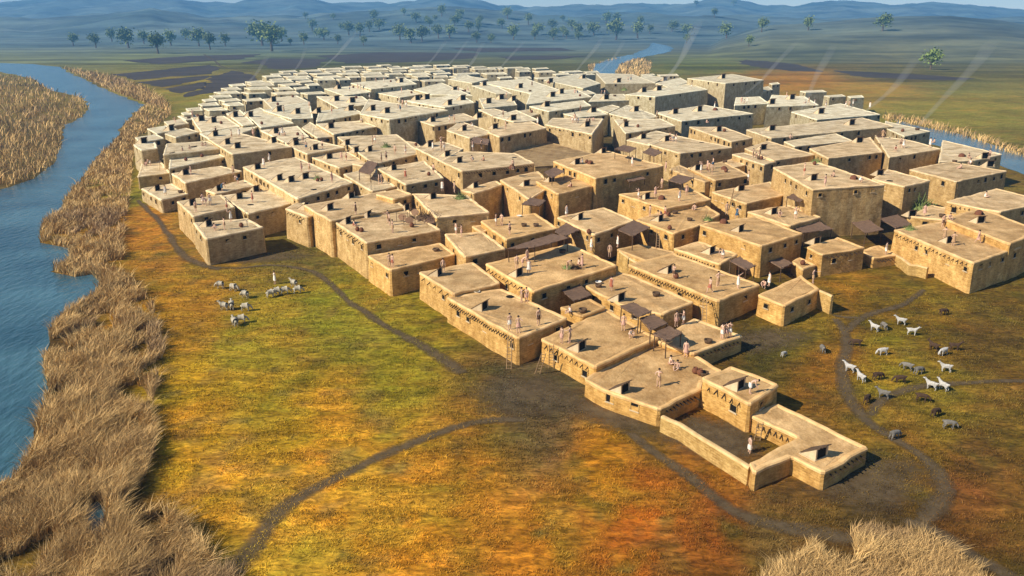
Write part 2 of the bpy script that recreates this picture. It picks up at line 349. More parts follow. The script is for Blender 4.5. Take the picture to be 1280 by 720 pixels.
RIVER = [(150,170),(123,196),(111,214),(80,251),(78,264),(52,279),(50,303),(88,311),(86,331),(66,339),(92,347),(115,343),(127,357),(115,371),(78,396),(66,412),(54,448),(56,465),(60,487),(47,540),(40,570),(20,600),(-30,640),(-120,760),
         (-900,760),(-900,330),(-80,262),(42,224),(68,206),(76,186),(78,168),(80,156),(103,146),(111,134),(103,122),(62,112),(41,98),(0,90),(-200,84),(-500,78),(-500,74),(-100,76),(41,80),(75,84),(110,101),(150,119),(180,131),(163,146),(152,158)]
sheet('river', RIVER, 'water', .03, wob=.8)
sheet('river', [(738,92),(744,80),(765,73),(790,68.5),(806,62.5),(816,58),(842,61),(836,66),(800,72),(776,80),(770,92)], 'water', .03, wob=.6)
sheet('river', [(1120,150),(1160,160),(1185,164),(1215,172),(1245,182),(1300,200),(1400,235),(1500,260),(1500,290),(1380,255),(1300,226),(1242,204),(1190,186),(1120,172)], 'water', .03, wob=.5)
sheet('pool', [(90,650),(104,634),(122,627),(133,636),(131,655),(138,672),(120,682),(100,684),(112,664)], 'water', .03, wob=.3, step=1)
for k, pl in enumerate([[(141,93),(262,81),(277,84.5),(262,92),(168,100)], [(170,102.5),(262,94.5),(258,99),(205,109)], [(207,111),(258,102),(254,110),(224,117)],
           [(264,96),(290,88.5),(322,94),(318,106),(234,122),(226,118),(256,112)], [(300,78.5),(340,73),(412,74),(396,84),(345,87),(322,80)], [(930,75),(985,78.5),(1034,90),(985,89),(925,80)], [(620,71),(700,69.5),(735,70),(700,74),(640,75)], [(400,70),(470,66),(600,67),(590,73),(500,78),(430,79)], [(560,62),(700,61.5),(720,64),(600,66)], [(150,76),(240,70),(330,68),(300,74),(200,80)], [(1040,88),(1130,92),(1220,98),(1180,101),(1080,97)]]):
    sheet('field', pl, 'field', .05, wob=1.2)

def strip(name, pts, widths, matname, lift, cat=None):
    P = [atg(*p) for p in pts]; C = []; Wd = []
    def cr(a, b, c, d, t): return .5 * ((2 * b) + (c - a) * t + (2 * a - 5 * b + 4 * c - d) * t * t + (3 * b - a - 3 * c + d) * t ** 3)
    for i in range(len(P) - 1):
        a, b, c, d = P[max(i - 1, 0)], P[i], P[i + 1], P[min(i + 2, len(P) - 1)]; k = max(2, int((c - b).length / .8))
        for j in range(k): C.append(cr(a, b, c, d, j / k)); Wd.append(widths[i] + (widths[i + 1] - widths[i]) * j / k)
    C.append(P[-1]); Wd.append(widths[-1]); V = []; Fd = []; fa = []
    for i, c in enumerate(C):
        t = (C[min(i + 1, len(C) - 1)] - C[max(i - 1, 0)]); t.z = 0; t.normalize(); nrm = Vector((-t.y, t.x, 0))
        w = .74 * Wd[i] * (.75 + .5 * float(vnoise(i * .35, 3.1, 5))); sh = .5 * (float(vnoise(i * .2, 9.7, 6)) - .5)
        for k in range(7):
            s = (k - 3) / 3; p = c + nrm * (w * s + sh); V.append((p.x, p.y, float(terrain(p.x, p.y)) + lift)); e = 1 - abs(s) ** 1.5
            if i == 0 or i == len(C) - 1: e = 0
            fa.append(e)
    for i in range(len(C) - 1):
        for k in range(6): a = i * 7 + k; Fd.append((a, a + 7, a + 8, a + 1))
    me = mesh(name, V, Fd, matname); at_ = me.attributes.new('fade', 'FLOAT', 'POINT'); at_.data.foreach_set('value', fa)
    if me.polygons[0].normal.z < 0: me.flip_normals()
    return tag(link(name, me), kind='structure')
strip('path', [(275,730),(310,690),(350,640),(420,597),(500,562),(590,530),(660,524)], [1.9,1.6,1.2,.9,.95,1.0,.9], 'path', .05)
strip('path', [(262,334),(300,335),(340,332),(385,338),(412,356),(440,380),(480,406),(540,440),(580,468)], [.5,.6,.7,.8,.9,.9,1,1.2,1.4], 'path', .05)
strip('path', [(172,250),(190,268),(208,290),(228,318),(250,330),(275,338)], [.8,.9,1.0,1.1,1.3,.9], 'path', .055)
strip('path', [(785,540),(850,588),(910,634),(960,655),(1040,672),(1090,680)], [.9,.9,.9,1.2,1.3,.8], 'path', .05)
strip('path', [(1043,398),(1058,420),(1053,480),(1075,520),(1110,545),(1155,572),(1177,605),(1168,635),(1150,660)], [.8,1,1.1,1.1,1.0,1.0,1.2,1.3,.9], 'path', .05)
strip('path', [(1058,416),(1076,398),(1130,380),(1158,362)], [.8,.9,.7,.5], 'path', .055)
strip('path', [(1088,522),(1105,497),(1165,482),(1240,478),(1330,478)], [.8,.9,.8,.6,.5], 'path', .06)
strip('path', [(1036,393),(1056,397),(1080,397)], [.5,.6,.5], 'path', .06)
strip('path', [(1120,650),(1160,660),(1195,682),(1245,712),(1300,745)], [1,1.2,1.2,1.1,1.0], 'path', .065)
strip('path', [(255,68),(268,76),(280,84),(330,92)], [2,2,2,1.5], 'path', .08)
def blob(name, c, rx, ry, ang, matname, lift):
    p = atg(*c); V = [(p.x, p.y, p.z + lift)]; fa = [1.0]; F = []; n = 48
    for r in (.5, 1.0):
        for k in range(n):
            t = 2 * math.pi * k / n; a = r * (1 + .3 * (float(vnoise(math.cos(t) * 2 + 5, math.sin(t) * 2 + 5, 77)) - .5)); x = rx * a * math.cos(t); y = ry * a * math.sin(t)
            X = p.x + x * math.cos(ang) - y * math.sin(ang); Y = p.y + x * math.sin(ang) + y * math.cos(ang); V.append((X, Y, float(terrain(X, Y)) + lift)); fa.append(.62 if r < 1 else 0)
    for k in range(n): a = 1 + k; b = 1 + (k + 1) % n; F += [(0, a, b), (a, a + n, b + n, b)]
    me = mesh(name, V, F, matname); q = me.attributes.new('fade', 'FLOAT', 'POINT'); q.data.foreach_set('value', fa); return tag(link(name, me), kind='structure')
blob('soil', (655,494), 6.6, 5.6, 0, 'soil', .035)
blob('soil', (1085,600), 7, 4.5, .5, 'soil', .035)
blob('soil', (760,520), 8, 2.6, -.7, 'soil', .03)
blob('soil', (895,548), 3.6, 5.2, .75, 'soil', .06)
blob('soil', (890,552), 4.6, 4.8, .75, 'soil', .07)
blob('soil', (320,322), 10, 4, .1, 'soil', .03)
blob('soil', (955,425), 7, 4, .3, 'soil', .03)

# ------------------------------------------------------------------ reeds and grass
def blades(name, P, H, Wd, cols, lean=.35, matname='reed', wind=(.18, .05)):
    n = len(P); ang = rng.uniform(0, 2 * np.pi, n); dx = np.cos(ang) * Wd / 2; dy = np.sin(ang) * Wd / 2
    cx_ = 1.7 * (fbm(P[:, 0] / 1.1, P[:, 1] / 1.4, 201, 3) - .5); cy_ = 1.4 * (fbm(P[:, 0] / 1.1, P[:, 1] / 1.4, 205, 3) - .5)
    lx = (rng.normal(0, lean, n) + cx_ + wind[0]) * H; ly = (rng.normal(0, lean, n) + cy_ + wind[1]) * H
    z0 = np.zeros(n); o = np.zeros((n, 5, 3))
    o[:, 0] = P + np.stack([-dx, -dy, z0 - .05], -1); o[:, 1] = P + np.stack([dx, dy, z0 - .05], -1)
    o[:, 2] = P + np.stack([-dx * .75 + lx * .35, -dy * .75 + ly * .35, H * .6], -1); o[:, 3] = P + np.stack([dx * .75 + lx * .35, dy * .75 + ly * .35, H * .6], -1)
    o[:, 4] = P + np.stack([lx, ly, H], -1)
    b = np.arange(n)[:, None] * 5; F = np.concatenate([b + np.array([[0, 1, 3]]), b + np.array([[0, 3, 2]]), b + np.array([[2, 3, 4]])], 0)
    me = np_mesh(name, o.reshape(-1, 3), F, matname); set_col(me, np.repeat(cols, 5, 0)); return link(name, me)
def px_sample(poly, n):
    a = np.array(poly); lo = a.min(0); hi = a.max(0); u = rng.uniform(lo[0], hi[0], n * 3); v = rng.uniform(lo[1], hi[1], n * 3); k = inside(u, v, poly); return u[k][:n], v[k][:n]
def ground_pts(u, v):
    d0 = (u - 640) / FPX; bb = -(v - 360) / FPX; dy = cp + bb * sp; dz = -sp + bb * cp; t = -CAMZ / dz
    for _ in range(4): t = (terrain(d0 * t, dy * t) - CAMZ) / dz
    x = d0 * t; y = dy * t; return np.stack([x, y, terrain(x, y)], -1)
def reed_bed(poly, n, h, hue=0, edge=0):
    u, v = px_sample(poly, n); P = ground_pts(u, v); x, y = P[:, 0], P[:, 1]
    k = fbm(x / 3.5, y / 5, 61, 4) > .36; P = P[k]; x, y = P[:, 0], P[:, 1]; n = len(P); s = y / cp / FPX
    H = h * rng.uniform(.45, 1.2, n) * (.45 + 1.1 * fbm(x / 2.5, y / 3, 63)); Wd = np.maximum(.022, s * rng.uniform(.5, 1.2, n))
    m = fbm(x / 2.2, y / 2.2, 65, 4)[:, None]; t = rng.uniform(0, 1, (n, 1))
    c = np.array([1.0, .76, .43]) * (1 - m) + np.array([.46, .31, .17]) * m; c = c * (.45 + .95 * t) * np.array([.92, .84, .64]); c = c * (1 - .25 * hue) + np.array([.26, .17, .14]) * hue * .5
    purple = smooth(.55, .72, fbm(x / 7, y / 9, 67))[:, None]; c = c * (1 - .4 * purple) + np.array([.20, .13, .12]) * .4 * purple
    return P, H, Wd, c
L1 = [(182,131),(166,146),(154,158),(150,170),(123,196),(111,214),(80,251),(78,264),(52,279),(50,303),(88,311),(86,331),(66,339),(92,347),(115,343),(127,357),(115,371),(78,396),(66,412),(54,448),(56,465),(60,487),(47,540),(40,570),(20,600),(-30,640),(-60,740),
      (300,740),(262,700),(235,668),(200,642),(178,648),(158,655),(150,640),(160,622),(185,590),(196,556),(188,520),(198,470),(205,435),(192,385),(160,345),(152,305),(160,262),(164,225),(166,196),(172,172),(196,158),(214,143),(208,130),(194,124)]
BEDS = [(L1, 120000, 1.3), ([(75,84),(95,88),(140,96),(180,110),(206,127),(214,141),(196,133),(182,129),(150,118),(110,100)], 5000, 2.6),
        ([(41,98),(62,112),(103,122),(111,134),(103,146),(80,156),(78,168),(76,186),(68,206),(42,224),(-80,262),(-200,300),(-200,110),(0,92)], 15000, 2.2),
        ([(940,740),(985,705),(1010,686),(1040,672),(1080,662),(1120,668),(1165,684),(1210,712),(1250,750)], 19000, .95),
        ([(1090,140),(1150,150),(1200,162),(1250,180),(1400,225),(1400,245),(1300,204),(1242,186),(1215,175),(1180,166),(1150,158),(1110,152)], 7000, 1.7),
        ([(768,92),(776,80),(800,73),(815,78),(812,92),(795,97)], 1500, 2.4), ([(776,73),(735,82),(736,92),(742,90),(744,80),(765,74)], 500, 2.0)]
allb = [reed_bed(*b) for b in BEDS]
pool_ = [(90,650),(104,634),(122,627),(133,636),(131,655),(138,672),(120,682),(100,684),(112,664)]
for k_, (b_, parts) in enumerate(zip(('riverside reeds', 'x'), (allb, None))):
    if parts is None: break
    P = np.concatenate([b[0] for b in parts]); H = np.concatenate([b[1] for b in parts]); Wd = np.concatenate([b[2] for b in parts]); c = np.concatenate([b[3] for b in parts])
    q = P[:, 2] * 0 + P[:, 0]; dep = P[:, 1] * cp - (P[:, 2] - CAMZ) * sp; u = 640 + FPX * P[:, 0] / dep; v = 360 - FPX * (P[:, 1] * sp + (P[:, 2] - CAMZ) * cp) / dep
    keep = ~inside(u, v, pool_); o = blades('reeds', P[keep], H[keep], Wd[keep], c[keep], lean=.42)
    tag(o, 'dense dry tan reeds crowding the river banks and the near meadow corners', 'reeds', kind='stuff')
MEADOW = [(150,300),(262,330),(330,335),(380,300),(550,405),(650,470),(730,515),(850,585),(1025,625),(1090,565),(970,480),(930,450),(930,400),(1045,395),(1020,350),(1200,370),(1300,380),(1300,740),(300,740),(200,640),(200,440)]
u, v = px_sample(MEADOW, 120000); P = ground_pts(u, v); c = land(P[:, 0], P[:, 1]); n = len(P); k = fbm(P[:, 0] / 1.8, P[:, 1] / 1.8, 71, 4) > .42
P = P[k]; c = c[k]; n = len(P); c = c * rng.uniform(.65, 1.3, (n, 1)) * np.array([1, 1, .9])
o = blades('grass', P, rng.uniform(.05, .15, n) * (1 + 1.0 * (rng.uniform(0, 1, n) > .97)), np.maximum(.02, P[:, 1] / cp / FPX * rng.uniform(.7, 1.3, n)), c, lean=.6, matname='grass')
tag(o, 'short tufted meadow grass in gold, olive and rust around the town', 'grass', kind='stuff')

# ------------------------------------------------------------------ far trees
def tree_meshes(seed, spread=.42, leaf='leaf'):
    r = random.Random(seed); t = MB(); tips = []
    def limb(a, d, L, rad, lv):
        b = a + d * L; t.add(tube_vf(a, b, rad, rad * .62, 6)); tips.append((b, lv))
        if lv < 3:
            for _ in range(3 if lv else 4):
                q = Vector((r.uniform(-1, 1), r.uniform(-1, 1), r.uniform(.1, 1.1))).normalized(); limb(a.lerp(b, r.uniform(.65, 1)), (d * .55 + q * .9).normalized(), L * r.uniform(.52, .72), rad * .55, lv + 1)
    limb(Vector((0, 0, -.02)), Vector((r.uniform(-.08, .08), r.uniform(-.08, .08), 1)).normalized(), .20, .026, 0)
    V = []; F = []
    for p, lv in tips:
        if lv < 1: continue
        for _ in range(12):
            c = p + Vector((r.gauss(0, .055), r.gauss(0, .055), r.gauss(0, .06))); s = r.uniform(.016, .036); a = Vector((r.uniform(-1, 1), r.uniform(-1, 1), r.uniform(-.6, .6))).normalized(); b = a.cross(Vector((r.uniform(-1, 1), r.uniform(-1, 1), r.uniform(-1, 1)))).normalized()
            k = len(V); V += [c - a * s, c - b * s * .7, c + a * s, c + b * s * .7]; F.append((k, k + 1, k + 2, k + 3))
    zt = max(v[2] for v in V); k = 1 / zt
    t.v = [Vector(v) * k for v in t.v]; V = [Vector(v) * k for v in V]
    return t.mesh('trunk', 'bark'), mesh('crown', V, F, leaf)
TM = [tree_meshes(s) for s in (1, 2, 3, 4)] + [tree_meshes(9, leaf='leaf_pale')]
TREES = [('left', 'tree in the left clump beyond the river bend', [(92,57,16),(120,60,19),(140,52,17),(161,60,25),(180,55,17),(198,67,27),(214,57,20),(232,50,14),(249,58,23),(263,62,22),(282,58,17)]),
         ('pair', 'tree above the ploughed fields at centre left', [(328,57,30),(340,64,34),(352,52,18)]),
         ('mid', 'faint tree on the hazy plain behind the far rooftops', [(380,56,16),(405,50,15),(436,44,17),(450,46,18),(462,40,15),(474,38,14),(500,50,20),(514,54,20),(528,52,20),(548,48,18),(562,48,18),(586,40,14),(600,30,13),(520,28,14),(505,20,12),(575,22,12)]),
         ('centre', 'small faint tree scattered on the slopes left of the far river', [(642,50,20),(672,44,15),(690,38,14),(704,46,14),(722,46,18),(742,44,16),(770,50,26),(797,48,22),(812,42,12),(840,40,14)]),
         ('right', 'small faint tree on the hazy slopes right of the far river', [(893,22,14),(908,48,20),(952,40,18),(936,58,14),(1010,38,18),(870,8,9),(917,7,8)])]
def far_tree(u, v, hpx, k, label, grp):
    p = atg(u, v); d = p.y * cp - (p.z - CAMZ) * sp; h = hpx / FPX * d; t = link('tree', None, None, p, random.uniform(0, 6), h)
    tag(t, label, 'tree', grp); link('trunk', TM[k][0], t); link('crown', TM[k][1], t); return t
n_ = 0
_T = 'first second third fourth fifth sixth seventh eighth ninth'.split()
ORD = ['first', 'second', 'third', 'fourth', 'fifth', 'sixth', 'seventh', 'eighth', 'ninth', 'tenth', 'eleventh', 'twelfth', 'thirteenth', 'fourteenth', 'fifteenth', 'sixteenth', 'seventeenth', 'eighteenth', 'nineteenth', 'twentieth'] + ['twenty-' + t for t in _T] + ['thirtieth'] + ['thirty-' + t for t in _T] + ['fortieth'] + ['forty-' + t for t in _T] + ['fiftieth'] + ['fifty-' + t for t in _T]
for key, lab, L_ in TREES:
    L_ = sorted(L_)
    for i, (u, v, hp) in enumerate(L_):
        far_tree(u, v, hp * (1.05 if v > 30 else 0.9), n_ % 4, '%s from left, %s' % (ORD[i], lab), 'trees on the far plain'); n_ += 1
_r = random.Random(12); ex = sorted([(_r.uniform(360, 860), _r.choice([_r.uniform(20, 40), _r.uniform(44, 60)]), _r.uniform(8, 16)) for _ in range(34)])
for i, (u, v, hp) in enumerate(ex): far_tree(u, v, hp, i % 5, 'scrubby tree, %s from left, among the loose faint trees on the central slopes' % ORD[i], 'scrubby trees on the slopes')
far_tree(1103, 39, 23, 4, 'broad pale tree standing alone on the right ridge', 'lone trees on the right')
far_tree(1163, 87, 28, 4, 'bright green lone tree on the plain below the right ridge', 'lone trees on the right')

# ------------------------------------------------------------------ haze
m = bpy.data.materials.new('haze'); m.use_nodes = True; n = m.node_tree.nodes; n.clear(); o = n.new('ShaderNodeOutputMaterial'); pv = n.new('ShaderNodeVolumePrincipled')
pv.inputs['Color'].default_value = (.17, .50, 1.0, 1); pv.inputs['Density'].default_value = 2.0e-4; pv.inputs['Anisotropy'].default_value = 0.0
m.node_tree.links.new(pv.outputs[0], o.inputs['Volume']); MATS['haze'] = m
vf = box_vf(-13000, 13000, -700, 4620, -2.5, 200); hz_ = link('haze', mesh('haze', vf[0], vf[1], 'haze')); tag(hz_, 'thin blue haze over the whole plain and hills', 'haze', kind='stuff')
# ------------------------------------------------------------------ the town: roof outlines as picture points at the height of each roof
# key ; roof height ; outline ; beams (edge:spacing,...) ; short name ; label (only for landmark houses)
HOUSES = '''
wing;1.7;938,519 971,505 1085,560 1029,590.5 990,570.5 943,591 937,579 998,547;2:.62,7:.62;pen wing;L-shaped low mudbrick wing wrapping the near end of the sunken pen, nearest building
tower;3.0;877.5,473 937,505 973,481 913,458;0:.9;pen tower;square tower-like mudbrick house standing over the inner corner of the pen
h1;1.95;731,474 755,488 824,511 876,487 879,476 903,464 866,442 822,427 745,465;2:.5;pen-front house;broad low house with three lit windows between awnings and pen
h2;2.6;678,424 744,458 822,423 800,404 757,388;0:.75;awning house;broad house with roofline beams whose far corner lies under dark reed awnings
h12;2.3;822,426 866,441 925,420 868,400 838,404;1:.6;awning annex;low annex right of the reed awnings with beams on its shaded front
h3;3.2;559,372 647.5,422.5 709,398 627,361;0:.42;ladder house;tall house with ladder at its corner and close row of slanted beams
h4;3.6;524,341 566.7,367.5 625,354 591,328;0:1.6;left ladder-neighbour;plain-roofed house attached to the left end of the ladder house
h5;4.2;610,330 667,363.5 767.5,332 712,306 640,316;0:1.0;gathering house;wide orange-tan roof with a crowd beneath a long shelter, centre of the town
h6;3.0;732,358 776,381 828,393 867,378 790,344 765,340;;pink-robe house;low house between gathering house and beam-row house, one rust-clad person on it
h7;3.8;785,331 898,376 950,356 842,317;0:.42;beam-row house;very long slab house with a row of dark beam ends facing the awnings
h8;3.4;950,369 981,381 1022,362 1000,346 962,352;;meadow house;small house jutting into goat meadow with a lone fin wall at right
h9;4.5;1009,309 1027,318 1081,310 1047,297;1:.75;slant-beam house;cube house above goat meadow with slanting beams over three windows
h10;5.6;877,281 951,307 1001,292 945,271 905,272;;smoke-oven house;long house with roof oven behind the low oven terrace
hx1;3.0;990,327 1003,337 1020,331 1000,322;;;
h7b;2.9;1076,313 1091,323 1121,319 1099,307;1:.55;terrace annex;low terrace annex with beam ends right of the slant-beam house
g1;9.0;970,210 1016,236 1060,237 1102,230 1060,212 1020,203;;tall block;tallest golden block on the right, bare high front wall with two holes
g2;7.6;1090,224 1130,233 1163,226 1110,212;;cube neighbour;golden cube house right behind the tallest block
g3;5.2;1120,288 1216,328 1275,308 1190,276 1150,276;0:.8;right beam house;large house at the right frame edge with long row of beam ends
g4;6.2;1181,274 1262,305 1300,288 1225,260;0:.55;;
g5;6.4;1183,252 1250,265 1310,252 1245,236;0:.7;;
g6;4.6;1136,270 1160,278 1183,275 1190,262 1165,257 1140,261;;;
f5;6.6;1140,212 1195,226 1255,214 1250,206 1190,203;;orange-wall house;house at the right edge with a glowing orange crumbling wall
f4;6.6;1174,187 1175,202 1218,200 1250,193 1225,185 1180,176;;;
f3;6.4;1108,160 1130,170 1161,164 1135,155 1108,152;;river-end house;last low house beside the blue river at upper right
f1;6.8;1012,186 1035,198 1103,190 1088,172 1060,177;;;
f2;6.8;1102,190 1112,196 1174,186 1135,175 1095,170;;wide-roof house;wide flat house with three square windows on a long sunlit front, upper right
e1;11;862,98 907,104 952,100 915,93 875,94;;high citadel block;highest grey-fronted block rising above the far right rooftops
e3;7;918,132 961,129 950,121 920,122;;;
e4;6.6;960,133 980,137 1021,131 1005,121 966,119;;;
e4b;6;950,110 953,114 966,112 960,108;;;
e5;6.6;992,140 1022,149 1097,143 1085,134 1050,130 1010,132;;farthest-right terrace;long terrace at the upper right edge with standing groups
e6;6.8;938,162 967,172 1060,166 1112,158 1075,148 1030,151 985,153;;long grey terrace;very long pale terrace under the drifting smoke, upper right
e7;6.4;980,177 993,183 1066,176 1045,167;;;
e8;6.8;863,159 914,177 940,172 905,159 880,157;;;
e9;6.8;812,180 850,191 912,184 880,172 840,169;;;
d11;6.8;785,175 812,181 845,170 820,164 795,168;;;
e10;6.2;933,186 967,200 1016,193 990,180 960,177;;;
e11;6.0;915,193 955,206 970,202 930,191;;;
wing2;4.9;900,203 912,210 932,206 918,198;;;
d3;8.5;785,118 820,120.5 882,112 860,105 820,108;;grey long block;long grey-walled block in the hazy upper right centre
d1;7.6;682,100 728,110 749,104 720,93 690,95;;;
d2;7.6;747,92 758,104 782,107.5 817,103.5 790,93 765,90;;blue-walled block;pale block with bluish shaded wall just below the distant river
d4;6.6;737,127 760,129.5 787,125 779,118 745,118;;;
d6;7.6;664,133 687,139 737,132 728,126 690,128;;;
d7;7.6;684,156 739,167 761,161 752,149 692,148;0:1.8;big yellow cube;big yellow-fronted cube with high wall above a brown sunken yard
d8;7.2;760,157 783,166 842,157 825,149 770,150;;;
d9;6.6;763,142 800,151 822,145 812,135 785,132 765,136;;;
d10;7.4;823,141 853,151 938,142 925,137 880,132 845,132;;rounded-end house;long house with rounded roof end at centre right
dd1;6.4;820,104 835,109 862,103 850,97;;;
dd2;6.4;797,100 818,103.5 830,97 805,93;;;
dd3;6.2;836,112 852,118 868,113 858,107;;;
c7;6.8;618,146 642,152 672,150 665,140 645,138;;;
c8;7.0;641,123 660,130 700,128 737,121 720,113 665,116;;;
c9;7.0;603,103 642,113 665,117 700,113 683,103 658,99;;;
c6;7.6;610,165 624,171 683,160 664,152 634,155;;grey-front block;broad block with long grey front wall left of the big yellow cube
c5;7.2;560,163 587,172 617,166 600,156 576,152;;;
c4;7.4;525,151 544,157 596,149 578,142 545,143;;;
c3;6.8;592,129 606,135 645,131 640,124 600,123;;;
c2;7.2;508,126 556,134 591,128 575,119 530,119;;;
c1;7.2;519,112 540,118 588,119 578,110 552,104;;;
c10;6.8;590,107 620,117 640,117 618,106;;;
c11;6.6;560,99 590,104 610,99 585,95;;;
c12;6.6;598,137 616,145 634,140 618,136;;;
b1;7.2;407,111 430,119 462,115 447,107 425,107;;;
b2;8.2;441,104 465,111 519,105 505,98 460,99;;far parapet block;long pale block with windowed front in the far upper left centre
b3;7.0;387,127 423,134.5 464,129.5 452,121 398,121;;;
b4;6.8;331,138 364,148 390,147 400,137 386,128 358,130;;;
b5;7.0;388,145 397,152 453,141.5 438,135 400,139;;;
b6;6.8;395,155 417,168 471,158 450,151;;;
b7;9.0;452,142 487,149 556,138 530,131 500,124 462,125;;big grey cube;large cube with long grey-green front wall and three people on it
m1;6.0;358,180 384,192 429,184 412,175 378,172;;;
m2;5.2;388,196 424,210 458,202 430,188;;;
m3;6.4;430,185 468,204 524,191 515,180 495,169 455,166 425,172;;busy wide roof;wide roof with many standing people below the large grey cube
m3b;6.2;500,176 516,188 527,184 520,178;;;
m4;5.4;430,218 465,239 494,233 468,210 445,213;;;
m5;6.6;473,211 507,230 553,222 530,202 500,203;;four-window house;golden-sided house with four windows in its front, left of centre
m6;5.5;384,257 415,275 503,259 480,240 430,243;;;
m7;4.8;357,261 384,271 393,268 384,256 378,251;0:1.0;;
m8;5.1;416,275 458,303 549,287 535,272 505,260;0:1.1;potters house;long golden-walled house with frames of drying hides on its roof
m9;3.6;460,320 488,338 569,318 550,304;;low step house;low step-down house with two people, at the meadow edge left of centre
m10;6.0;518,243 546,271 567,271 609,265 583,245 550,240;;bush-roof house;cube house with dark bush-like heap on its roof, left centre
m11;4.5;557,293 581,321 631,311 605,291 580,290;;;
m12;7.6;552,202 577,214 668,204 645,192 600,190 570,190;1:.55;hatched-beam block;wide block whose shaded front carries slanting beams and four windows
m13;7.6;521,185 552,201 570,193 578,186 552,177 530,180;;;
m15;6.0;627,225 662,248 674,243 690,232 672,215 640,217;;;
m16;6.6;672,227 698,242 743,231 722,219 690,218;;one-hole house;narrow tall golden house with one dark hole in its bright wall, centre
m17;8.0;695,202 745,222 826,207 800,196 760,190 725,193;;great shelter block;great block with huge shaded wall and pale shelter on its roof, centre
m18;4.9;603,277 633,299 695,285 668,267 620,270;;;
m18b;5.6;576,238 592,242 628,231 620,226;;;
m19;5.1;698,272 743,293 792,276 755,260 720,264;;sunny plain house;plain sunlit roof with one big hatch in front of the great shelter block
m20;5.8;777,243 832,260 886,249 860,235 810,234;;;
m21;5.0;795,275 842,292 876,281 900,268 880,255 838,263 815,268;;ladder-nook house;house with a short ladder in the nook above the oven terrace
m22;4.2;842,311 900,330 922,318 873,302;0:.5;oven terrace;low beam-edged terrace with a smoking oven behind the beam-row house
m23;3.2;772,312 808,326 845,316 826,310 800,306;;;
m24;6.4;862,210 868,217 894,225 935,219 938,209 905,203 880,203;;;
m25;5.6;892,240 933,254 982,243 962,228 920,232;;ladder-side house;house with a tall ladder against its left wall, right of centre
m26;5.2;935,265 987,282 1025,271 985,257 960,259;;;
m27;6.0;838,212 858,219 880,227 893,225 868,213 850,207;;;
m28;5.0;862,246 880,256 888,251 878,244;;;
m29;3.0;700,385 727,395 757,385 738,374;;;
l1;5.6;168,181 177,188 196,185 193,178 178,177;;;
l2;5.8;193,187 206,193 278,185 258,177 210,180;;;
l3;2.6;182,192 172,221 213,216 197,197;;river-side house;low grey-fronted house nearest the reeds on the left edge
l4;4.6;198,200 213,210 280,196 262,188 215,192;;;
l5;2.4;177,236 202,250 235,242 215,230 190,233;;lone-watcher house;small white-roofed house at left end with one person on it
l6;4.4;217,217 233,228 300,214 275,208 240,210;;white-rim house;white-rimmed cube with two windows near the left edge
l7;4.6;223,252 242,270 292,259 276,244 245,245;;family roof;house with family group standing, behind the white-edged corner cube
l8;3.9;244,279 259,298 327,284 308,274 262,274;;corner cube;white-edged cube at the left meadow corner with four small windows
l9;4.2;279,245 310,267 374,251 340,237 300,240;;;
l10;6.4;262,174 291,192 362,183 338,172 300,167;;bright-rim block;bright rimmed block with grey front in the upper left quarter
l11;5.6;305,209 326,220 372,248 440,228 400,208 370,197 330,201;;long diamond roof;long diamond-shaped roof with row of seated and standing people, left centre
l12;4.2;258,238 270,242 318,232 305,225 275,232;;;
a1;5.8;206,167 220,172 249,165 232,160;;;
a2;6.0;246,160 252,165 300,158 280,145 240,148;;;
a3;5.8;252,167 264,174 300,167 330,155 300,158;;;
a5;6.4;320,131 341,135 384,127 370,120 330,124;;;
a6;6.2;306,141 326,159 366,154 348,143 325,135;;;
a7;6.4;283,142 303,157 318,155 306,143 300,137;;;
a8;6.2;326,163 358,179 386,171 372,158 345,160;;;
a9;6.0;378,160 396,172 416,170 398,157 388,153;;;
a10;5.4;169,172 176,178 205,173 196,168;;;
a11;5.6;184,161 196,167 222,162 208,157;;;
a12;5.6;205,152 212,158 236,154 228,149;;;
a13;5.6;222,145 232,150 262,147 250,142;;;
p1;6.6;556,113 570,118 588,115 575,110;;;
p2;6.4;470,116 500,122 530,117 505,111;;;
p3;6.4;700,141 722,147 760,143 745,136;;;
p4;6.2;745,136 760,141 775,134 765,131;;;
p5;6.2;640,140 660,146 680,141 660,137;;;
p6;6.6;700,113 715,120 745,117 730,111;;;
p7;6.2;470,243 492,249 515,243 497,236;;;
p8;5.6;440,205 470,211 482,206 462,203;;;
p9;4.2;590,283 602,291 612,287 606,281;;;
'''
H = []
for line in HOUSES.strip().splitlines():
    k, z, pts, bm_, short, lab = (line.split(';') + [''] * 3)[:6]
    H.append(dict(key=k, z=float(z) + random.uniform(-.04, .04), px=[tuple(map(float, p.split(','))) for p in pts.split()], beams=dict((int(a.split(':')[0]), float(a.split(':')[1])) for a in bm_.split(',') if a), short=short, label=lab, far=False))
H.append(dict(key='yard', z=3.9, px=[(636,193),(684,177),(742,192),(700,206),(668,208)], beams={}, short='sunken yard', label='sunken brown yard floor enclosed between the big yellow cube and grey-front block', far=False))
import itertools
def _ar(P): return abs(sum(P[k][0] * P[(k + 1) % len(P)][1] - P[(k + 1) % len(P)][0] * P[k][1] for k in range(len(P)))) / 2
for h in H:
    P = h['px']
    if len(P) > 4 and h['key'] not in ('wing', 'h1', 'h6', 'm21', 'yard', 'c6', 'm12'):
        b = max(itertools.combinations(range(len(P)), 4), key=lambda c: _ar([P[i] for i in c])); Q = [P[i] for i in b]; k = min(1.06, math.sqrt(_ar(P) / _ar(Q))); cx = sum(p[0] for p in Q) / 4; cy = sum(p[1] for p in Q) / 4
        h['px'] = [(cx + (p[0] - cx) * k, cy + (p[1] - cy) * k) for p in Q]
        if h['beams']: h['beams'] = {min(e, 3): v for e, v in h['beams'].items()}
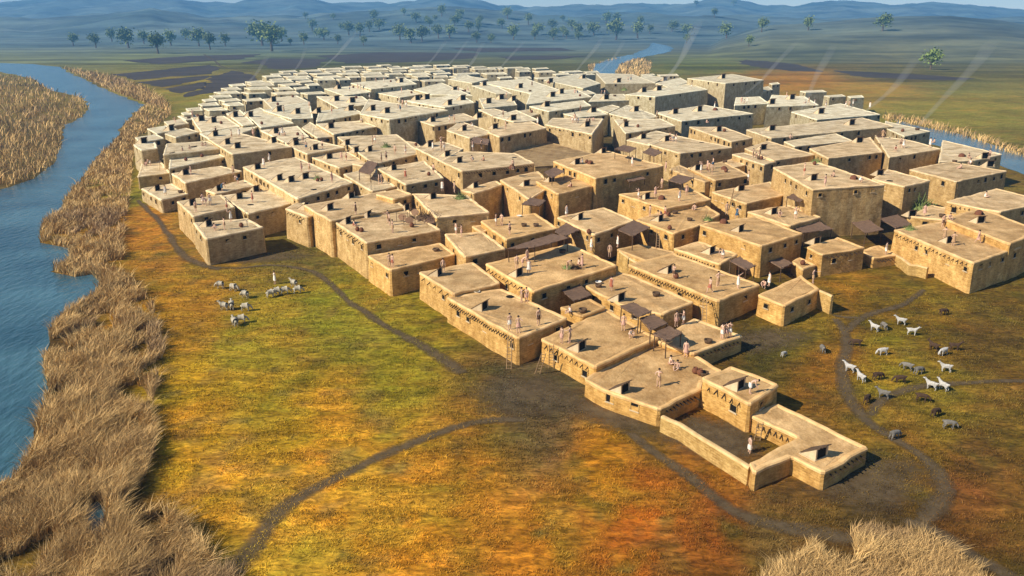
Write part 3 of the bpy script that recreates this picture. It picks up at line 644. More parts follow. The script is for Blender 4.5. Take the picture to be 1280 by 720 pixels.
# far rows: small roofs seen only as pale slivers
FR = []
def row(y, x0, x1, w, h, dens=.96, z=6.2):
    x = x0 + random.uniform(0, 4); FR.append((y, x0, [])); lst = FR[-1][2]
    while x < x1 - w * .5:
        ww = w * random.uniform(.7, 1.35); a = ww * random.uniform(.18, .4); sl = h * random.uniform(.1, .55); yy = y + random.uniform(-.5, .5)
        if random.random() < dens:
            H.append(dict(key='far', z=z + random.uniform(-.9, .9), px=[(x, yy - h * .55), (x + a * .8, yy), (x + ww, yy - sl * .6), (x + ww - a * .6, yy - h)], beams={}, short='', label='', far=True)); lst.append(H[-1])
        x += ww * random.uniform(1.0, 1.14)
for y, x0, x1, w, h in [(82.5,470,590,24,1.9),(84.5,425,520,25,2.1),(85,560,660,22,2),(87,395,680,26,2.5),(90,345,560,25,2.8),(90.5,640,750,25,2.6),(93.5,335,640,26,3),(94.5,690,745,24,3),(97,325,600,27,3.2),(98.5,620,690,26,3),(100.5,312,440,25,3.3),(103.5,305,405,26,3.5),
        (101.5,500,560,26,3.2),(107.5,285,400,26,3.8),(112,275,390,28,4),(117,266,325,26,4),(118,335,400,27,4),(121.5,260,322,24,4),(127,252,318,25,4.4),(132,244,308,25,4.6),(138,232,285,24,4.6),(143.5,224,246,16,4),(95,800,862,26,2.6),(107,800,840,24,3),(106,960,975,14,3),(116,1000,1045,26,3.5),(122,1030,1080,26,3.5),(118,880,915,22,4),(113,885,905,18,3)]:
    row(y, x0, x1, w, h)
def ccw(P): return sum(P[i].x * P[(i + 1) % len(P)].y - P[(i + 1) % len(P)].x * P[i].y for i in range(len(P))) > 0
def offs(P, d):
    """outline moved outwards by d (mitred); P runs counter-clockwise"""
    out = []; n = len(P)
    for i in range(n):
        a = (P[i] - P[i - 1]).normalized(); b = (P[(i + 1) % n] - P[i]).normalized(); n1 = Vector((a.y, -a.x)); n2 = Vector((b.y, -b.x)); m = n1 + n2
        if m.length < 1e-4: m = n1.copy()
        m.normalize(); c = max(.45, m.dot(n1)); out.append(P[i] + m * d / c)
    return out
WINM = {}
def win_mesh(w, h):
    k = (round(w, 1), round(h, 1))
    if k not in WINM:
        w, h = k; b = MB(); t = .10
        b.add(box_vf(-w / 2 - t, w / 2 + t, -.10, .05, -h / 2 - t, -h / 2)); b.add(box_vf(-w / 2 - t * .6, w / 2 + t * .6, -.05, .05, h / 2, h / 2 + t * .8))
        b.add(box_vf(-w / 2 - t, -w / 2, -.055, .05, -h / 2, h / 2)); b.add(box_vf(w / 2, w / 2 + t, -.055, .05, -h / 2, h / 2)); b.m[:6] = [2] * 6; b.add(box_vf(-w / 2, w / 2, -.012, .04, -h / 2, h / 2), 1)
        WINM[k] = b.mesh('window', ['mud_wall', 'dark_inside', 'hatch_plaster'])
    return WINM[k]
BEAM = MB().add(tube_vf((-.04, .12, .05), (.10, -.36, -.15), .065, .055, 7)).mesh('beam', 'beam_wood')
# roof hatch: a plastered wedge with a plank lid, open at its high end
def hatch_meshes():
    b = MB(); L0, Wd, Hh = 1.75, 1.05, 1.0
    for s in (-1, 1):
        y0, y1 = (s * Wd / 2 - .07, s * Wd / 2 + .07); x0, x1 = -L0 / 2, L0 / 2 - .25
        V = [(x0, y0, 0), (x1, y0, 0), (x1, y0, Hh), (x0, y0, .05), (x0, y1, 0), (x1, y1, 0), (x1, y1, Hh), (x0, y1, .05)]
        b.add((V, [(0, 1, 2, 3), (7, 6, 5, 4), (0, 4, 5, 1), (1, 5, 6, 2), (2, 6, 7, 3), (3, 7, 4, 0)]))
    b.add(box_vf(-L0 / 2 - .1, L0 / 2 - .2, -Wd / 2 - .16, Wd / 2 + .16, -.05, .045))
    side = b.mesh('roof_hatch', ['hatch_plaster'])
    c = MB(); a0 = (-L0 / 2 - .1, .03); a1 = (L0 / 2 + .05, Hh + .16); dx, dz = a1[0] - a0[0], a1[1] - a0[1]; q = math.hypot(dx, dz); nx_, nz_ = -dz / q * .07, dx / q * .07
    for i in range(5):
        y0 = -Wd / 2 - .04 + i * (Wd + .08) / 5 + .012; y1 = y0 + (Wd + .08) / 5 - .02; e = .05 * ((i * 7) % 3 - 1)
        V = [(a0[0], y0, a0[1]), (a1[0] + e, y0, a1[1]), (a1[0] + e + nx_, y0, a1[1] + nz_), (a0[0] + nx_, y0, a0[1] + nz_)]; V += [(x, y1, z) for x, _, z in V]
        c.add((V, [(0, 1, 2, 3), (7, 6, 5, 4), (0, 4, 5, 1), (1, 5, 6, 2), (2, 6, 7, 3), (3, 7, 4, 0)]))
    lid = c.mesh('hatch_lid', ['old_wood'])
    x = L0 / 2 - .30; op = mesh('hatch_opening', [(x, -Wd / 2 + .07, .05), (x, Wd / 2 - .07, .05), (x - .05, Wd / 2 - .07, Hh * .93), (x - .05, -Wd / 2 + .07, Hh * .93)], [(0, 1, 2, 3)], 'dark_inside')
    return side, lid, op
HM = hatch_meshes()
HOLE = MB().add(tube_vf((0, 0, -.03), (0, 0, .012), .5, .5, 18)).mesh('roof_hole', 'dark_inside')
# where hatches stand (picture points) and flat roof holes
HATCH = [(775,489),(919,484),(1019,569),(722,436),(772,375),(545,344),(601,386),(645,344),(410,262),(432,279),(458,271),(238,256),(258,282),(297,248),(318,239),(271,238),(294,268),(380,261),(194,238),(179,203),(212,198),(230,218),(320,211),(347,225),(282,180),(295,185),(340,178),
 (362,227),(380,223),(410,198),(368,181),(392,187),(432,181),(460,189),(437,247),(443,190),(490,212),(506,262),(539,248),(557,195),(572,203),(592,234),(656,232),(535,183),(687,227),(719,205),(752,191),(806,248),(822,276),(722,274),(832,340),(886,316),(922,289),(1014,225),(964,267),(870,212),(924,238),(991,236),
 (1097,219),(1222,278),(1183,303),(1137,270),(1017,304),(1072,178),(1062,156),(1228,198),(1235,208),(988,124),(963,163),(963,130),(896,164),(872,139),(902,98),(1024,142),(952,187),(732,158),(780,158),(793,139),(842,142),(802,173),(831,176),(803,115),(822,113),(756,124),(689,121),(772,103),(728,98),(830,101),
 (539,152),(578,163),(617,161),(520,125),(532,124),(577,125),(609,129),(625,124),(682,133),(649,110),(567,114),(604,107),(687,103),(597,147),(536,182),(347,139),(370,142),(396,141),(419,126),(439,128),(412,160),(464,138),(482,141),(437,138),(422,111),(343,166),(367,179),(340,127),(212,163),(267,170),(292,146),(311,146),(265,153),(250,151),(178,179),(240,190),(700,117),(740,140),(640,126),(560,131),(500,103),(480,113),(640,150)]
HOLES = [(638,371),(643,197),(313,256),(1112,226),(1100,180),(645,343.5),(877,178),(528,214),(392,237),(545,312)]
def owner(u, v, slack=0):
    for i in range(len(H) - 1, -1, -1):
        if inside(np.array([u]), np.array([v]), H[i]['px'])[0]: return i
    best = None
    for i, h in enumerate(H):
        if h['far']: continue
        P = h['px']
        for k in range(len(P)):
            a = np.array(P[k]); b = np.array(P[(k + 1) % len(P)]); t = np.clip(np.dot(np.array([u, v]) - a, b - a) / (np.dot(b - a, b - a) + 1e-9), 0, 1); d = np.hypot(*(a + t * (b - a) - (u, v)))
            if d < slack and (best is None or d < best[0]): best = (d, i)
    return None if best is None else best[1]
def on_roof(u, v, slack=7):
    i = owner(u, v, slack)
    return (atg(u, v), None) if i is None else (at(u, v, H[i]['z'] - .03), i)
CLEAR = []
def build_house(i):
    h = H[i]; z = h['z']; P = [at(a, b, z).to_2d() for a, b in h['px']]; E = list(range(len(P)))
    if not ccw(P): P = P[::-1]; n = len(P); E = [(n - 2 - k) % n for k in range(n)]      # original edge number of each new edge
    C = sum(P, Vector((0, 0))) / len(P); d = C.length; h['C'] = C
    step = 1.1 if d < 170 else (2.2 if d < 300 else 99)
    Q = []; kidx = []
    for k in range(len(P)):
        a, b = P[k], P[(k + 1) % len(P)]; L_ = (b - a).length; m_ = max(1, int(L_ / step)); nrm = (b - a).normalized(); nrm = Vector((nrm.y, -nrm.x))
        for j in range(m_):
            p = a.lerp(b, j / m_)
            if j: p = p + nrm * (float(fbm(p.x * .5, p.y * .5 + i * 3.3, 7)) - .5) * .38
            Q.append(p); kidx.append(k)
    # knock the sharp corners off a little
    R = []
    for j, p in enumerate(Q):
        a = Q[j - 1]; b = Q[(j + 1) % len(Q)]
        ang = (p - a).normalized().dot((b - p).normalized())
        if ang < .8 and step < 3 and min((p - a).length, (b - p).length) > .3:
            e = .17; R += [p + (a - p).normalized() * e, p + (b - p).normalized() * e]
        else: R.append(p)
    Q = R; n = len(Q); zt = float(terrain(C.x, C.y)); zb = min(float(terrain(p.x, p.y)) for p in P) - .3
    name = 'mudbrick_house' if not h['far'] else 'mudbrick_house'
    root = link(name, None, None, (C.x, C.y, zt)); h['root'] = root
    wob = lambda p, s: (float(fbm(p.x * .8, p.y * .8, 90 + s)) - .5)
    O = Vector((C.x, C.y, zt))
    # wall
    zs = [zb]; top = z - .06
    if step < 3:
        m_ = max(2, int((top - zb) / 1.3)); zs = [zb + (top - zb) * k / m_ for k in range(m_ + 1)]
    else: zs = [zb, top]
    V = []; F = []; cs = []; arc = [0]
    for j in range(n): arc.append(arc[-1] + (Q[(j + 1) % n] - Q[j]).length)
    for zi, zz in enumerate(zs):
        ring = offs(Q, .045 * (top - zz))
        for j in range(n + 1):
            p = ring[j % n]; q = Q[j % n]; w = 0 if zi in (0, len(zs) - 1) or step > 3 else (float(fbm(q.x * .9 + zz * 1.7, q.y * .9, 33)) - .5) * .26
            V.append(Vector((p.x + w * .7, p.y + w * .7, zz)) - O); cs.append((arc[j], zz + wob(q, 4) * .1, 0))
    for zi in range(len(zs) - 1):
        for j in range(n): a = zi * (n + 1) + j; F.append((a, a + 1, a + n + 2, a + n + 1))
    me = mesh('wall', V, F, 'mud_wall'); q = me.attributes.new('course', 'FLOAT_VECTOR', 'POINT'); q.data.foreach_set('vector', [c for t in cs for c in t])
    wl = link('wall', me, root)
    # roof with a low worn rim
    er = .05 if step > 3 else .06
    rings = [(er, -.20), (er + .02, -.02), (-.02, .07), (-.22, .06), (-.42, -.02)] if d < 300 else [(er, -.2), (er, .05), (-.4, .05), (-.55, -.01)]
    V = []; F = []; mi = []
    for o_, dz in rings:
        for p, q in zip(offs(Q, o_), Q): V.append(Vector((p.x, p.y, z + dz + (wob(q, 2) * .24 if dz > -.1 else 0))) - O)
    for r in range(len(rings) - 1):
        for j in range(n): F.append((r * n + j, r * n + (j + 1) % n, (r + 1) * n + (j + 1) % n, (r + 1) * n + j)); mi.append(1)
    last = [V[(len(rings) - 1) * n + j] for j in range(n)]
    for t in tessellate_polygon([last]):
        a, b, c = [(len(rings) - 1) * n + x for x in t]
        if (V[b] - V[a]).cross(V[c] - V[a]).z < 0: a, c = c, a
        F.append((a, b, c)); mi.append(0)
    # underside
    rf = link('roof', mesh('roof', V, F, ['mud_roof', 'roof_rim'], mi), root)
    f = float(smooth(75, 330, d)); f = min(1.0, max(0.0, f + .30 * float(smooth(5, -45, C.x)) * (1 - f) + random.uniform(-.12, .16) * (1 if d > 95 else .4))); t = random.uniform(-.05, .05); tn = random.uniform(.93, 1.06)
    nr = 1 - float(smooth(62, 100, d)); ow = (tn * (1.14 - .24 * f), tn * (1.04 + .14 * f - .04 * nr), tn * (.94 + 1.15 * f - .12 * nr), 1); wl.color = ow; rf.color = (tn * (1.06 + .24 * f), tn * (.97 + .74 * f), tn * (.86 + 1.65 * f), 1)  # tints turn paler away from the camera, aerial haze put into wall and roof colour
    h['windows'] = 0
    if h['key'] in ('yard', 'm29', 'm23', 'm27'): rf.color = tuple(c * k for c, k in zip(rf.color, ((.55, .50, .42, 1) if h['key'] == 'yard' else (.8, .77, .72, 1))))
    # windows under the roof line of the sides that face the camera, and beams
    for k in range(len(P)):
        a, b = P[k], P[(k + 1) % len(P)]; L_ = (b - a).length; t_ = (b - a).normalized(); nrm = Vector((t_.y, -t_.x)); mid = (a + b) / 2
        if nrm.dot(-mid.normalized()) < .12: continue
        orig = E[k]; rot = math.atan2(nrm.x, -nrm.y)
        def seen(p, zz):
            u, v = px((p.x, p.y, zz))
            if not (-60 < u < 1340): return False
            for j, g in enumerate(H):
                if j != i and inside(np.array([u]), np.array([v]), g['px'])[0]: return False
            return True
        if orig in h['beams'] :
            sp_ = h['beams'][orig]; cnt = min(30, int((L_ - .8) / sp_))
            for j in range(cnt):
                p = a.lerp(b, (.6 + (L_ - 1.2) * (j + .5) / cnt) / L_) + nrm * .02
                if seen(p, z - .45): link('beam', BEAM, root, Vector((p.x, p.y, z - .42 + random.uniform(-.04, .04))) - O, rot + random.uniform(-.1, .1), random.uniform(.85, 1.2))
        if L_ < 3 or h['key'] in ('wing', 'm22', 'm23', 'm18b', 'wing2', 'm29', 'yard'): continue
        if h['key'] == 'h1': cnt = {0: 1, 1: 2}.get(orig, 0)
        else: cnt = max(1, int(L_ / random.uniform(2.4, 3.6)))
        if d > 300: cnt = min(cnt, 3)
        used = []
        for j in range(cnt):
            s = (j + .5 + random.uniform(-.25, .25)) / cnt if h['key'] != 'h1' else ((j + .5) / cnt if cnt == 1 else (.12, .58)[j])
            if random.random() < .18 and cnt > 1 and h['key'] != 'h1': continue
            if d > 190 and random.random() < .25: continue
            w = random.choice((.55, .65)) * (1 if d < 140 else (1.2 if d < 200 else 1.6)); zz = z - (.78 if orig not in h['beams'] else 1.0) - random.uniform(0, .15)
            if h['key'] == 'h1': w = .7; zz = z - .55
            p = a.lerp(b, s); p = p + nrm * (.045 * (top - zz) + .02)
            if zz - w < zt + .2: continue
            if seen(p, zz): link('window', win_mesh(w, w * .9 + .05), root, Vector((p.x, p.y, zz)) - O, rot); h['windows'] += 1
    return root
for i in range(len(H)): build_house(i)
for u, v in HATCH:
    p, i = on_roof(u, v, 3)
    if i is None: continue
    r = H[i]['root']; d = p.length; s = 1.0 + .85 * float(smooth(110, 330, d)); rz = random.uniform(-.62, -.36) - math.atan2(p.x, p.y); H[i]['hatch'] = H[i].get('hatch', 0) + 1
    o = link('roof_hatch', HM[0], r, p - r.location, rz - .3 * float(smooth(90, 150, d)), (s * .85, s * 1.2, s * .92))
    if d < 420: link('hatch_lid', HM[1], o)
    link('hatch_opening', HM[2], o)
for u, v in HOLES:
    p, i = on_roof(u, v, 3)
    if i is not None: link('roof_hole', HOLE, H[i]['root'], p + Vector((0, 0, .03)) - H[i]['root'].location, 0, 1.0 + .5 * float(smooth(110, 300, p.length)))
# ---- labels of houses
LM = [h for h in H if h['short']]
def cen(h): return (sum(p[0] for p in h['px']) / len(h['px']), sum(p[1] for p in h['px']) / len(h['px']))
def sector(dx, dy):
    dy *= 1.6; a = math.degrees(math.atan2(-dy, dx)) % 360
    return ['right of', 'rear-right of', 'behind', 'rear-left of', 'left of', 'front-left of', 'in front of', 'front-right of'][int(((a + 22.5) % 360) // 45)]
buckets = {}
for h in H:
    if h['short']: h['ref'] = h['short']; continue
    if h['far']: continue
    c = cen(h); L_ = min(LM, key=lambda g: math.hypot(cen(g)[0] - c[0], 1.6 * (cen(g)[1] - c[1]))); g = cen(L_); s = sector(c[0] - g[0], c[1] - g[1])
    buckets.setdefault((s, L_['short']), []).append((math.hypot(c[0] - g[0], 1.6 * (c[1] - g[1])), id(h), h))
for (s, L_), b in buckets.items():
    for j, (_, _, h) in enumerate(sorted(b)): h['ref'] = '%s %s %s' % ({0: 'house' if len(b) == 1 else 'nearer house', 1: 'second house'}.get(j, ORD[j] + ' house'), s, L_)
for h in H:
    r = h['root']
    if h['short']: tag(r, h['label'], 'house', 'flat-roofed mudbrick houses of the town'); continue
    if h['far']: continue
    f = []
    if h.get('hatch'): f.append({1: 'one roof hatch', 2: 'two hatches', 3: 'three hatches'}.get(h['hatch'], 'many hatches'))
    a = abs(sum(h['px'][k][0] * h['px'][(k + 1) % len(h['px'])][1] - h['px'][(k + 1) % len(h['px'])][0] * h['px'][k][1] for k in range(len(h['px'])))) / 2
    sz = 'small' if a < 420 else ('mid-sized' if a < 1100 else 'wide')
    tag(r, '%s flat-roofed house%s, %s' % (sz, (' with ' + f[0]) if f else ' with bare roof', h['ref'].replace('house ', '').replace('house', 'one') if not h['ref'].startswith('house') else h['ref'][6:]), 'house', 'flat-roofed mudbrick houses of the town')

zones = {'left': [], 'right': [], 'top': []}
for y, x0, L_ in FR:
    if L_: zones['right' if x0 > 790 else ('left' if x0 < 320 else 'top')].append((y, x0, L_))
for zn, where in (('left', 'at left town edge'), ('right', 'at right town edge'), ('top', 'at town top')):
    for r_, (y, x0, L_) in enumerate(sorted(zones[zn], key=lambda t: t[0])):
        for k, h in enumerate(L_):
            tag(h['root'], 'tiny pale house, %s from left in %s farthest row %s' % (ORD[k], ORD[r_], where), 'house', 'tiny far houses')
# ------------------------------------------------------------------ pen beside the nearest wing
def wall_run(name, pts, z, thick, label, cat, zb=None):
    P = [at(a, b, z).to_2d() for a, b in pts]; Q = []
    for k in range(len(P) - 1):
        m_ = max(1, int((P[k + 1] - P[k]).length / .9))
        for j in range(m_): Q.append(P[k].lerp(P[k + 1], j / m_))
    Q.append(P[-1]); O = Vector((Q[0].x, Q[0].y, float(terrain(Q[0].x, Q[0].y)))); root = link(name, None, None, O); tag(root, label, cat)
    V = []; F = []; mi = []; n = len(Q); prof = [(0, None, 0), (.02, -.12, 0), (.05, -.02, 1), (.12, .05, 1), (.5, .07, 1), (.88, .05, 1), (.95, -.02, 1), (.98, -.12, 0), (1, None, 0)]
    cs = []; arc = 0
    for j in range(n):
        t = (Q[min(j + 1, n - 1)] - Q[max(j - 1, 0)]).normalized(); nn = Vector((t.y, -t.x)); g = float(terrain(Q[j].x, Q[j].y)) - .2
        arc += (Q[j] - Q[j - 1]).length if j else 0
        for s, dz, _ in prof:
            p = Q[j] + nn * ((s - .5) * -thick) + nn * (.06 * (float(fbm(Q[j].x, Q[j].y, 5)) - .5)); zz = (g if dz is None else z + dz + .10 * (float(fbm(Q[j].x * .8, Q[j].y * .8, 15)) - .5)); V.append(Vector((p.x, p.y, zz)) - O); cs.append((arc, zz, 0))
    k = len(prof)
    for j in range(n - 1):
        for i in range(k - 1): a = j * k + i; F.append((a, a + 1, a + k + 1, a + k)); mi.append(1 if 1 <= i <= 6 else 0)
    F.append(tuple(range(k))); mi.append(0); F.append(tuple(range((n - 1) * k, n * k))[::-1]); mi.append(0)
    bm = bmesh.new(); me = mesh('wall', V, F, ['mud_wall', 'roof_rim'], mi); bm.from_mesh(me); bmesh.ops.recalc_face_normals(bm, faces=bm.faces); bm.to_mesh(me); bm.free()
    q = me.attributes.new('course', 'FLOAT_VECTOR', 'POINT'); q.data.foreach_set('vector', [c for t in cs for c in t]); link('wall', me, root); return root
wall_run('pen_wall', [(828,520),(838,525),(850,530),(880,549),(910,567),(938,584)], 1.66, .42, 'long low golden wall closing the sunken pen toward the grass', 'wall')
wall_run('fin_wall', [(1022,362),(1032,366),(1041,370)], 3.35, .35, 'short golden fin wall sticking out from the meadow house', 'wall')
wall_run('yard_wall', [(1119,318),(1128,323),(1138,331),(1148,332),(1160,335)], 2.9, .4, 'low bent yard wall between the terrace annex and right beam house', 'wall')
wall_run('yard_wall', [(815,338),(790,325),(775,314)], 3.6, .3, 'thin low wall edging the small court behind the pink-robe house', 'wall')

# ------------------------------------------------------------------ reed-mat shelters, ladders
def shelter(pts, z, zf, label, pale=False, thick=.10, posts=True):
    P = [at(a, b, z) for a, b in pts]; C = sum(P, Vector()) / 4; O = Vector((C.x, C.y, zf)); root = link('shelter', None, None, O); tag(root, label, 'shelter', 'reed-mat shelters')
    n = 9; V = []; F = []
    for s in (1, 0):
        for i in range(n):
            for j in range(n):
                a = i / (n - 1); b = j / (n - 1); p = P[0].lerp(P[1], a).lerp(P[3].lerp(P[2], a), b); e = 0 if 0 < i < n - 1 and 0 < j < n - 1 else .12
                V.append(Vector((p.x + random.uniform(-e, e), p.y + random.uniform(-e, e), p.z - .10 * math.sin(a * 3.14) * math.sin(b * 3.14) + random.uniform(-.025, .025) - (0 if s else thick))) - O)
    N = n * n
    for i in range(n - 1):
        for j in range(n - 1): a = i * n + j; F += [(a, a + n, a + n + 1, a + 1), (N + a, N + a + 1, N + a + n + 1, N + a + n)]
    rim = [i for i in range(n)] + [i * n + n - 1 for i in range(1, n)] + [(n - 1) * n + i for i in range(n - 2, -1, -1)] + [i * n for i in range(n - 2, 0, -1)]
    for a, b in zip(rim, rim[1:] + rim[:1]): F.append((a, b, N + b, N + a))
    bm = bmesh.new(); me = mesh('mat_roof', V, F, 'mat_thatch' if not pale else 'hide'); bm.from_mesh(me); bmesh.ops.recalc_face_normals(bm, faces=bm.faces); bm.to_mesh(me); bm.free(); link('mat_roof', me, root)
    for p in P:
        q = p.lerp(C, .07); b = MB().add(tube_vf(Vector((q.x, q.y, zf - .05)) - O, Vector((q.x + random.uniform(-.05, .05), q.y, z + random.uniform(-.02, .30))) - O, .07, .05, 7)); link('post', b.mesh('post', 'old_wood'), root)
    for a, b_ in ((0, 1), (2, 3)):
        p, q = P[a].lerp(C, .05), P[b_].lerp(C, .05); link('rafter', MB().add(tube_vf(p - O - Vector((0, 0, thick + .05)), q - O - Vector((0, 0, thick + .05)), .05, .05, 6)).mesh('rafter', 'old_wood'), root)
SH = [([(952,320),(977,335),(991,329),(970,317)], 3.3, 1.2, 'reed-mat awning against the smoke-oven house, above the meadow house'),
 ([(988,282),(1004,291),(1041,286),(1023,276)], 4.6, 2.2, 'broad brown mat awning at the foot of the tallest block, left side'),
 ([(1065,278),(1082,291),(1104,287),(1087,275)], 3.9, 1.4, 'small mat awning at the right foot of the tallest block'),
 ([(1100,273),(1120,285),(1140,280),(1122,268)], 4.3, 1.6, 'reddish mat awning in the gap behind the right beam house'),
 ([(701,361),(717.5,376),(740,368),(725,355)], 3.3, .5, 'single square mat awning in shade below the gathering house'),
 ([(775,382),(798,396),(815,389),(792,378)], 4.4, 2.6, 'leftmost and highest of the three overlapping mat awnings on the awning house'),
 ([(800,398),(813,412),(835,404),(818,392)], 4.1, 2.6, 'middle of the three overlapping mat awnings'),
 ([(817,417),(833,426),(853,416),(835,407)], 3.8, 1.95, 'lowest, nearest of the three overlapping mat awnings beside the annex'),
 ([(772,287),(791,295),(813,284),(792,275)], 5.3, 3.2, 'tilted mat awning between sunny plain house and ladder-nook house'),
 ([(912,325),(933,337),(945,332),(925,321)], 5.0, 3.0, 'mat awning at the right end of the oven terrace'),
 ([(693,289),(705,296),(728,285),(710,277)], 5.0, 3.4, 'mat awning left of the sunny plain house, hatch roof beside it'),
 ([(633,311),(668,309),(712,297),(690,292)], 6.0, 4.2, 'long drooping mat shelter behind the crowd on the gathering house'),
 ([(652,255),(675,257),(682,250),(663,247)], 6.5, 4.9, 'small mat shelter on one post above two standing people, centre'),
 ([(778,220),(787,227),(807,223),(797,216)], 6.9, 5.8, 'mat awning fixed on the shaded wall of the great shelter block'),
 ([(835,225),(852,230),(868,222),(847,218)], 7.4, 5.8, 'mat awning right of the great shelter block, people beside it'),
 ([(768,186),(787,190),(796,185),(780,181)], 9.9, 8.0, 'greyish canopy standing on top of the great shelter block'),
 ([(803,190),(818,195),(828,190),(813,184)], 8.6, 6.6, 'greyish canopy in the gap just right of the great shelter block roof'),
 ([(680,215),(690,222),(706,214),(693,209)], 8.0, 6.4, 'reddish-brown awning left of the great shelter block'),
 ([(448,214),(463,218),(473,204),(459,200)], 7.0, 5.4, 'grey canopy below the busy wide roof, left centre'),
 ([(588,178),(610,181),(612,174),(592,171)], 8.8, 7.6, 'dark lean-to behind seated people on the hatched-beam block'),
 ([(983,246),(1000,252),(1012,246),(996,240)], 6.9, 5.3, 'small shaded awning left of the tallest block')]
for s in SH: shelter(*s)
def ladder(top, zt, foot, zf, label):
    a = at(*foot, zf); b = at(*top, zt + .5); d = b - a; side = d.cross(Vector((0, 1, .2))).normalized() * .24; root = link('ladder', None, None, a); tag(root, label, 'ladder', 'wooden ladders')
    for s in (-1, 1): link('rail', MB().add(tube_vf(side * s, d + side * s * .8, .045, .035, 6)).mesh('rail', 'pale_wood'), root)
    n = max(4, int(d.length / .34))
    for k in range(n): t = (k + .7) / (n + .3); link('rung', MB().add(tube_vf(d * t - side * 1.1, d * t + side * 1.1, .03, .03, 6)).mesh('rung', 'pale_wood'), root)
ladder((637.5,418.5), 3.2, (636,464), 0.05, 'tall ladder leaning on the near corner of the ladder house')
ladder((680,441), 2.2, (671,470), 0.05, 'thin slanting ladder in the shaded gap right of the ladder house')
ladder((689.5,430.5), 2.6, (689,463), .05, 'ladder on the golden left wall of the awning house')
ladder((881.5,371), 3.8, (880,402), 1.9, 'ladder leaning on the beam-row house near its right end')
ladder((823,287), 5.0, (822,312), 3.1, 'short ladder in the nook left of the oven terrace')
ladder((917.5,236), 6.0, (911,262), 4.7, 'tall ladder behind a person in blue, right of centre')
ladder((951,528), 1.7, (946,553), .1, 'ladder down from the wing roof into the sunken pen')
ladder((738,286), 5.1, (736.5,312), 3.2, 'short ladder against the corner of the sunny plain house')

# ------------------------------------------------------------------ ovens, pots, drying frames, heaps
def lathe(prof, n=14):
    V = []; F = []
    for r, z in prof:
        for k in range(n): t = 2 * math.pi * k / n; V.append((r * math.cos(t), r * math.sin(t), z))
    for i in range(len(prof) - 1):
        for k in range(n): F.append((i * n + k, i * n + (k + 1) % n, (i + 1) * n + (k + 1) % n, (i + 1) * n + k))
    return V, F
OV = MB().add(lathe([(.72,0),(.70,.25),(.60,.52),(.40,.72),(.14,.82),(.12,.80),(.0,.78)])).mesh('dome', 'pot', True)
OVM = MB().add(tube_vf((.30, -.66, .24), (.26, -.50, .26), .26, .22, 12)).mesh('oven_mouth', 'dark_inside')
POT = MB().add(lathe([(.0,0),(.16,.0),(.30,.16),(.33,.32),(.24,.50),(.17,.56),(.21,.62),(.18,.60),(.13,.5),(.0,.4)])).mesh('pot', 'pot', True)
BOWL = MB().add(lathe([(.0,0),(.15,.0),(.36,.14),(.45,.26),(.41,.25),(.3,.14),(.0,.08)])).mesh('bowl', 'cloth_white', True)
BASK = MB().add(lathe([(.0,0),(.30,.0),(.38,.20),(.42,.42),(.37,.42),(.33,.2),(.0,.06)])).mesh('basket', 'old_wood', True)
def house_ref(i): return 'open ground' if i is None else H[i]['ref']
def put(name, data, u, v, s, look, cat, grp, kids=()):
    p, i = on_roof(u, v, 8)
    if i is None: return
    d = p.length; k = s * (1 + .45 * float(smooth(110, 320, d))); o = link(name, data, None, p, random.uniform(-.4, .4), k)
    for nm, dt in kids: link(nm, dt, o)
    SMALL.append([o, look, cat, grp, i, u]); return o
SMALL = []
for u, v in [(904.5,279),(905,212),(1067,224),(1223.5,268),(827,249),(738,205),(1202,196),(640,210.5),(894,138),(686,104)]: put('clay_oven', OV, u, v, .8, 'dark domed clay oven', 'oven', 'roof ovens', [('oven_mouth', OVM)])
for u, v in [(869,467),(875,469),(736,292),(447,289),(837,287),(452,290),(885,213),(397,227),(402,226),(1018,206),(845,348)]: put('clay_pot', POT, u, v, 1.0, 'round clay pot', 'pot', 'clay pots')
for u, v in [(880,470),(885,429),(748,359),(655,283),(545,314),(670,283),(1193,203),(700,117),(862,276)]: put('woven_basket', BASK, u, v, 1.0, 'brown basket', 'basket', 'baskets')
for u, v in [(596,366),(748,354),(649,271)]: put('pale_bowl', BOWL, u, v, .9, 'pale bowl', 'bowl', 'bowls')
_r = random.Random(5); _n = 0
for _ in range(300):
    h = _r.choice(H); c = cen(h); d = h['C'].length
    if h['far'] or d < 80 or _n >= 46 or h['key'] == 'yard': continue
    a = _r.choice(h['px']); t = _r.uniform(.2, .7); u = c[0] * (1 - t) + a[0] * t; v = c[1] * (1 - t) + a[1] * t; _n += 1
    if _r.random() < .4: put('woven_basket', BASK, u, v, 1.1, 'brown basket', 'basket', 'baskets')
    else: put('clay_pot', POT, u, v, 1.05, 'round clay pot', 'pot', 'clay pots')
def hide_frame():
    b = MB(); 
    for x in (-.8, .8): b.add(tube_vf((x, 0, -.03), (x * 1.02, 0, 1.5), .045, .035, 6))
    b.add(tube_vf((-.9, 0, 1.4), (.9, 0, 1.38), .035, .035, 6)); b.add(tube_vf((-.85, 0, .2), (.85, 0, .22), .03, .03, 6)); f = b.mesh('frame', 'old_wood')
    V, F = [], []
    for y in (-.02, .02):
        V += [(.6 * math.cos(t) * (1 + .08 * math.sin(5 * t)), y, .8 + .5 * math.sin(t)) for t in [2 * math.pi * k / 20 for k in range(20)]]
    F = [tuple(range(20)), tuple(range(20, 40))[::-1]] + [(k, k + 20, (k + 1) % 20 + 20, (k + 1) % 20) for k in range(20)]
    return f, mesh('hide', V, F, 'hide')
HF = hide_frame()
for j, (u, v) in enumerate([(503,278),(512,282),(519,272)]): put('hide_frame', None, u, v, 1.0, 'drying frame with a stretched hide', 'hide frame', 'hide drying frames', [('frame', HF[0]), ('hide', HF[1])])
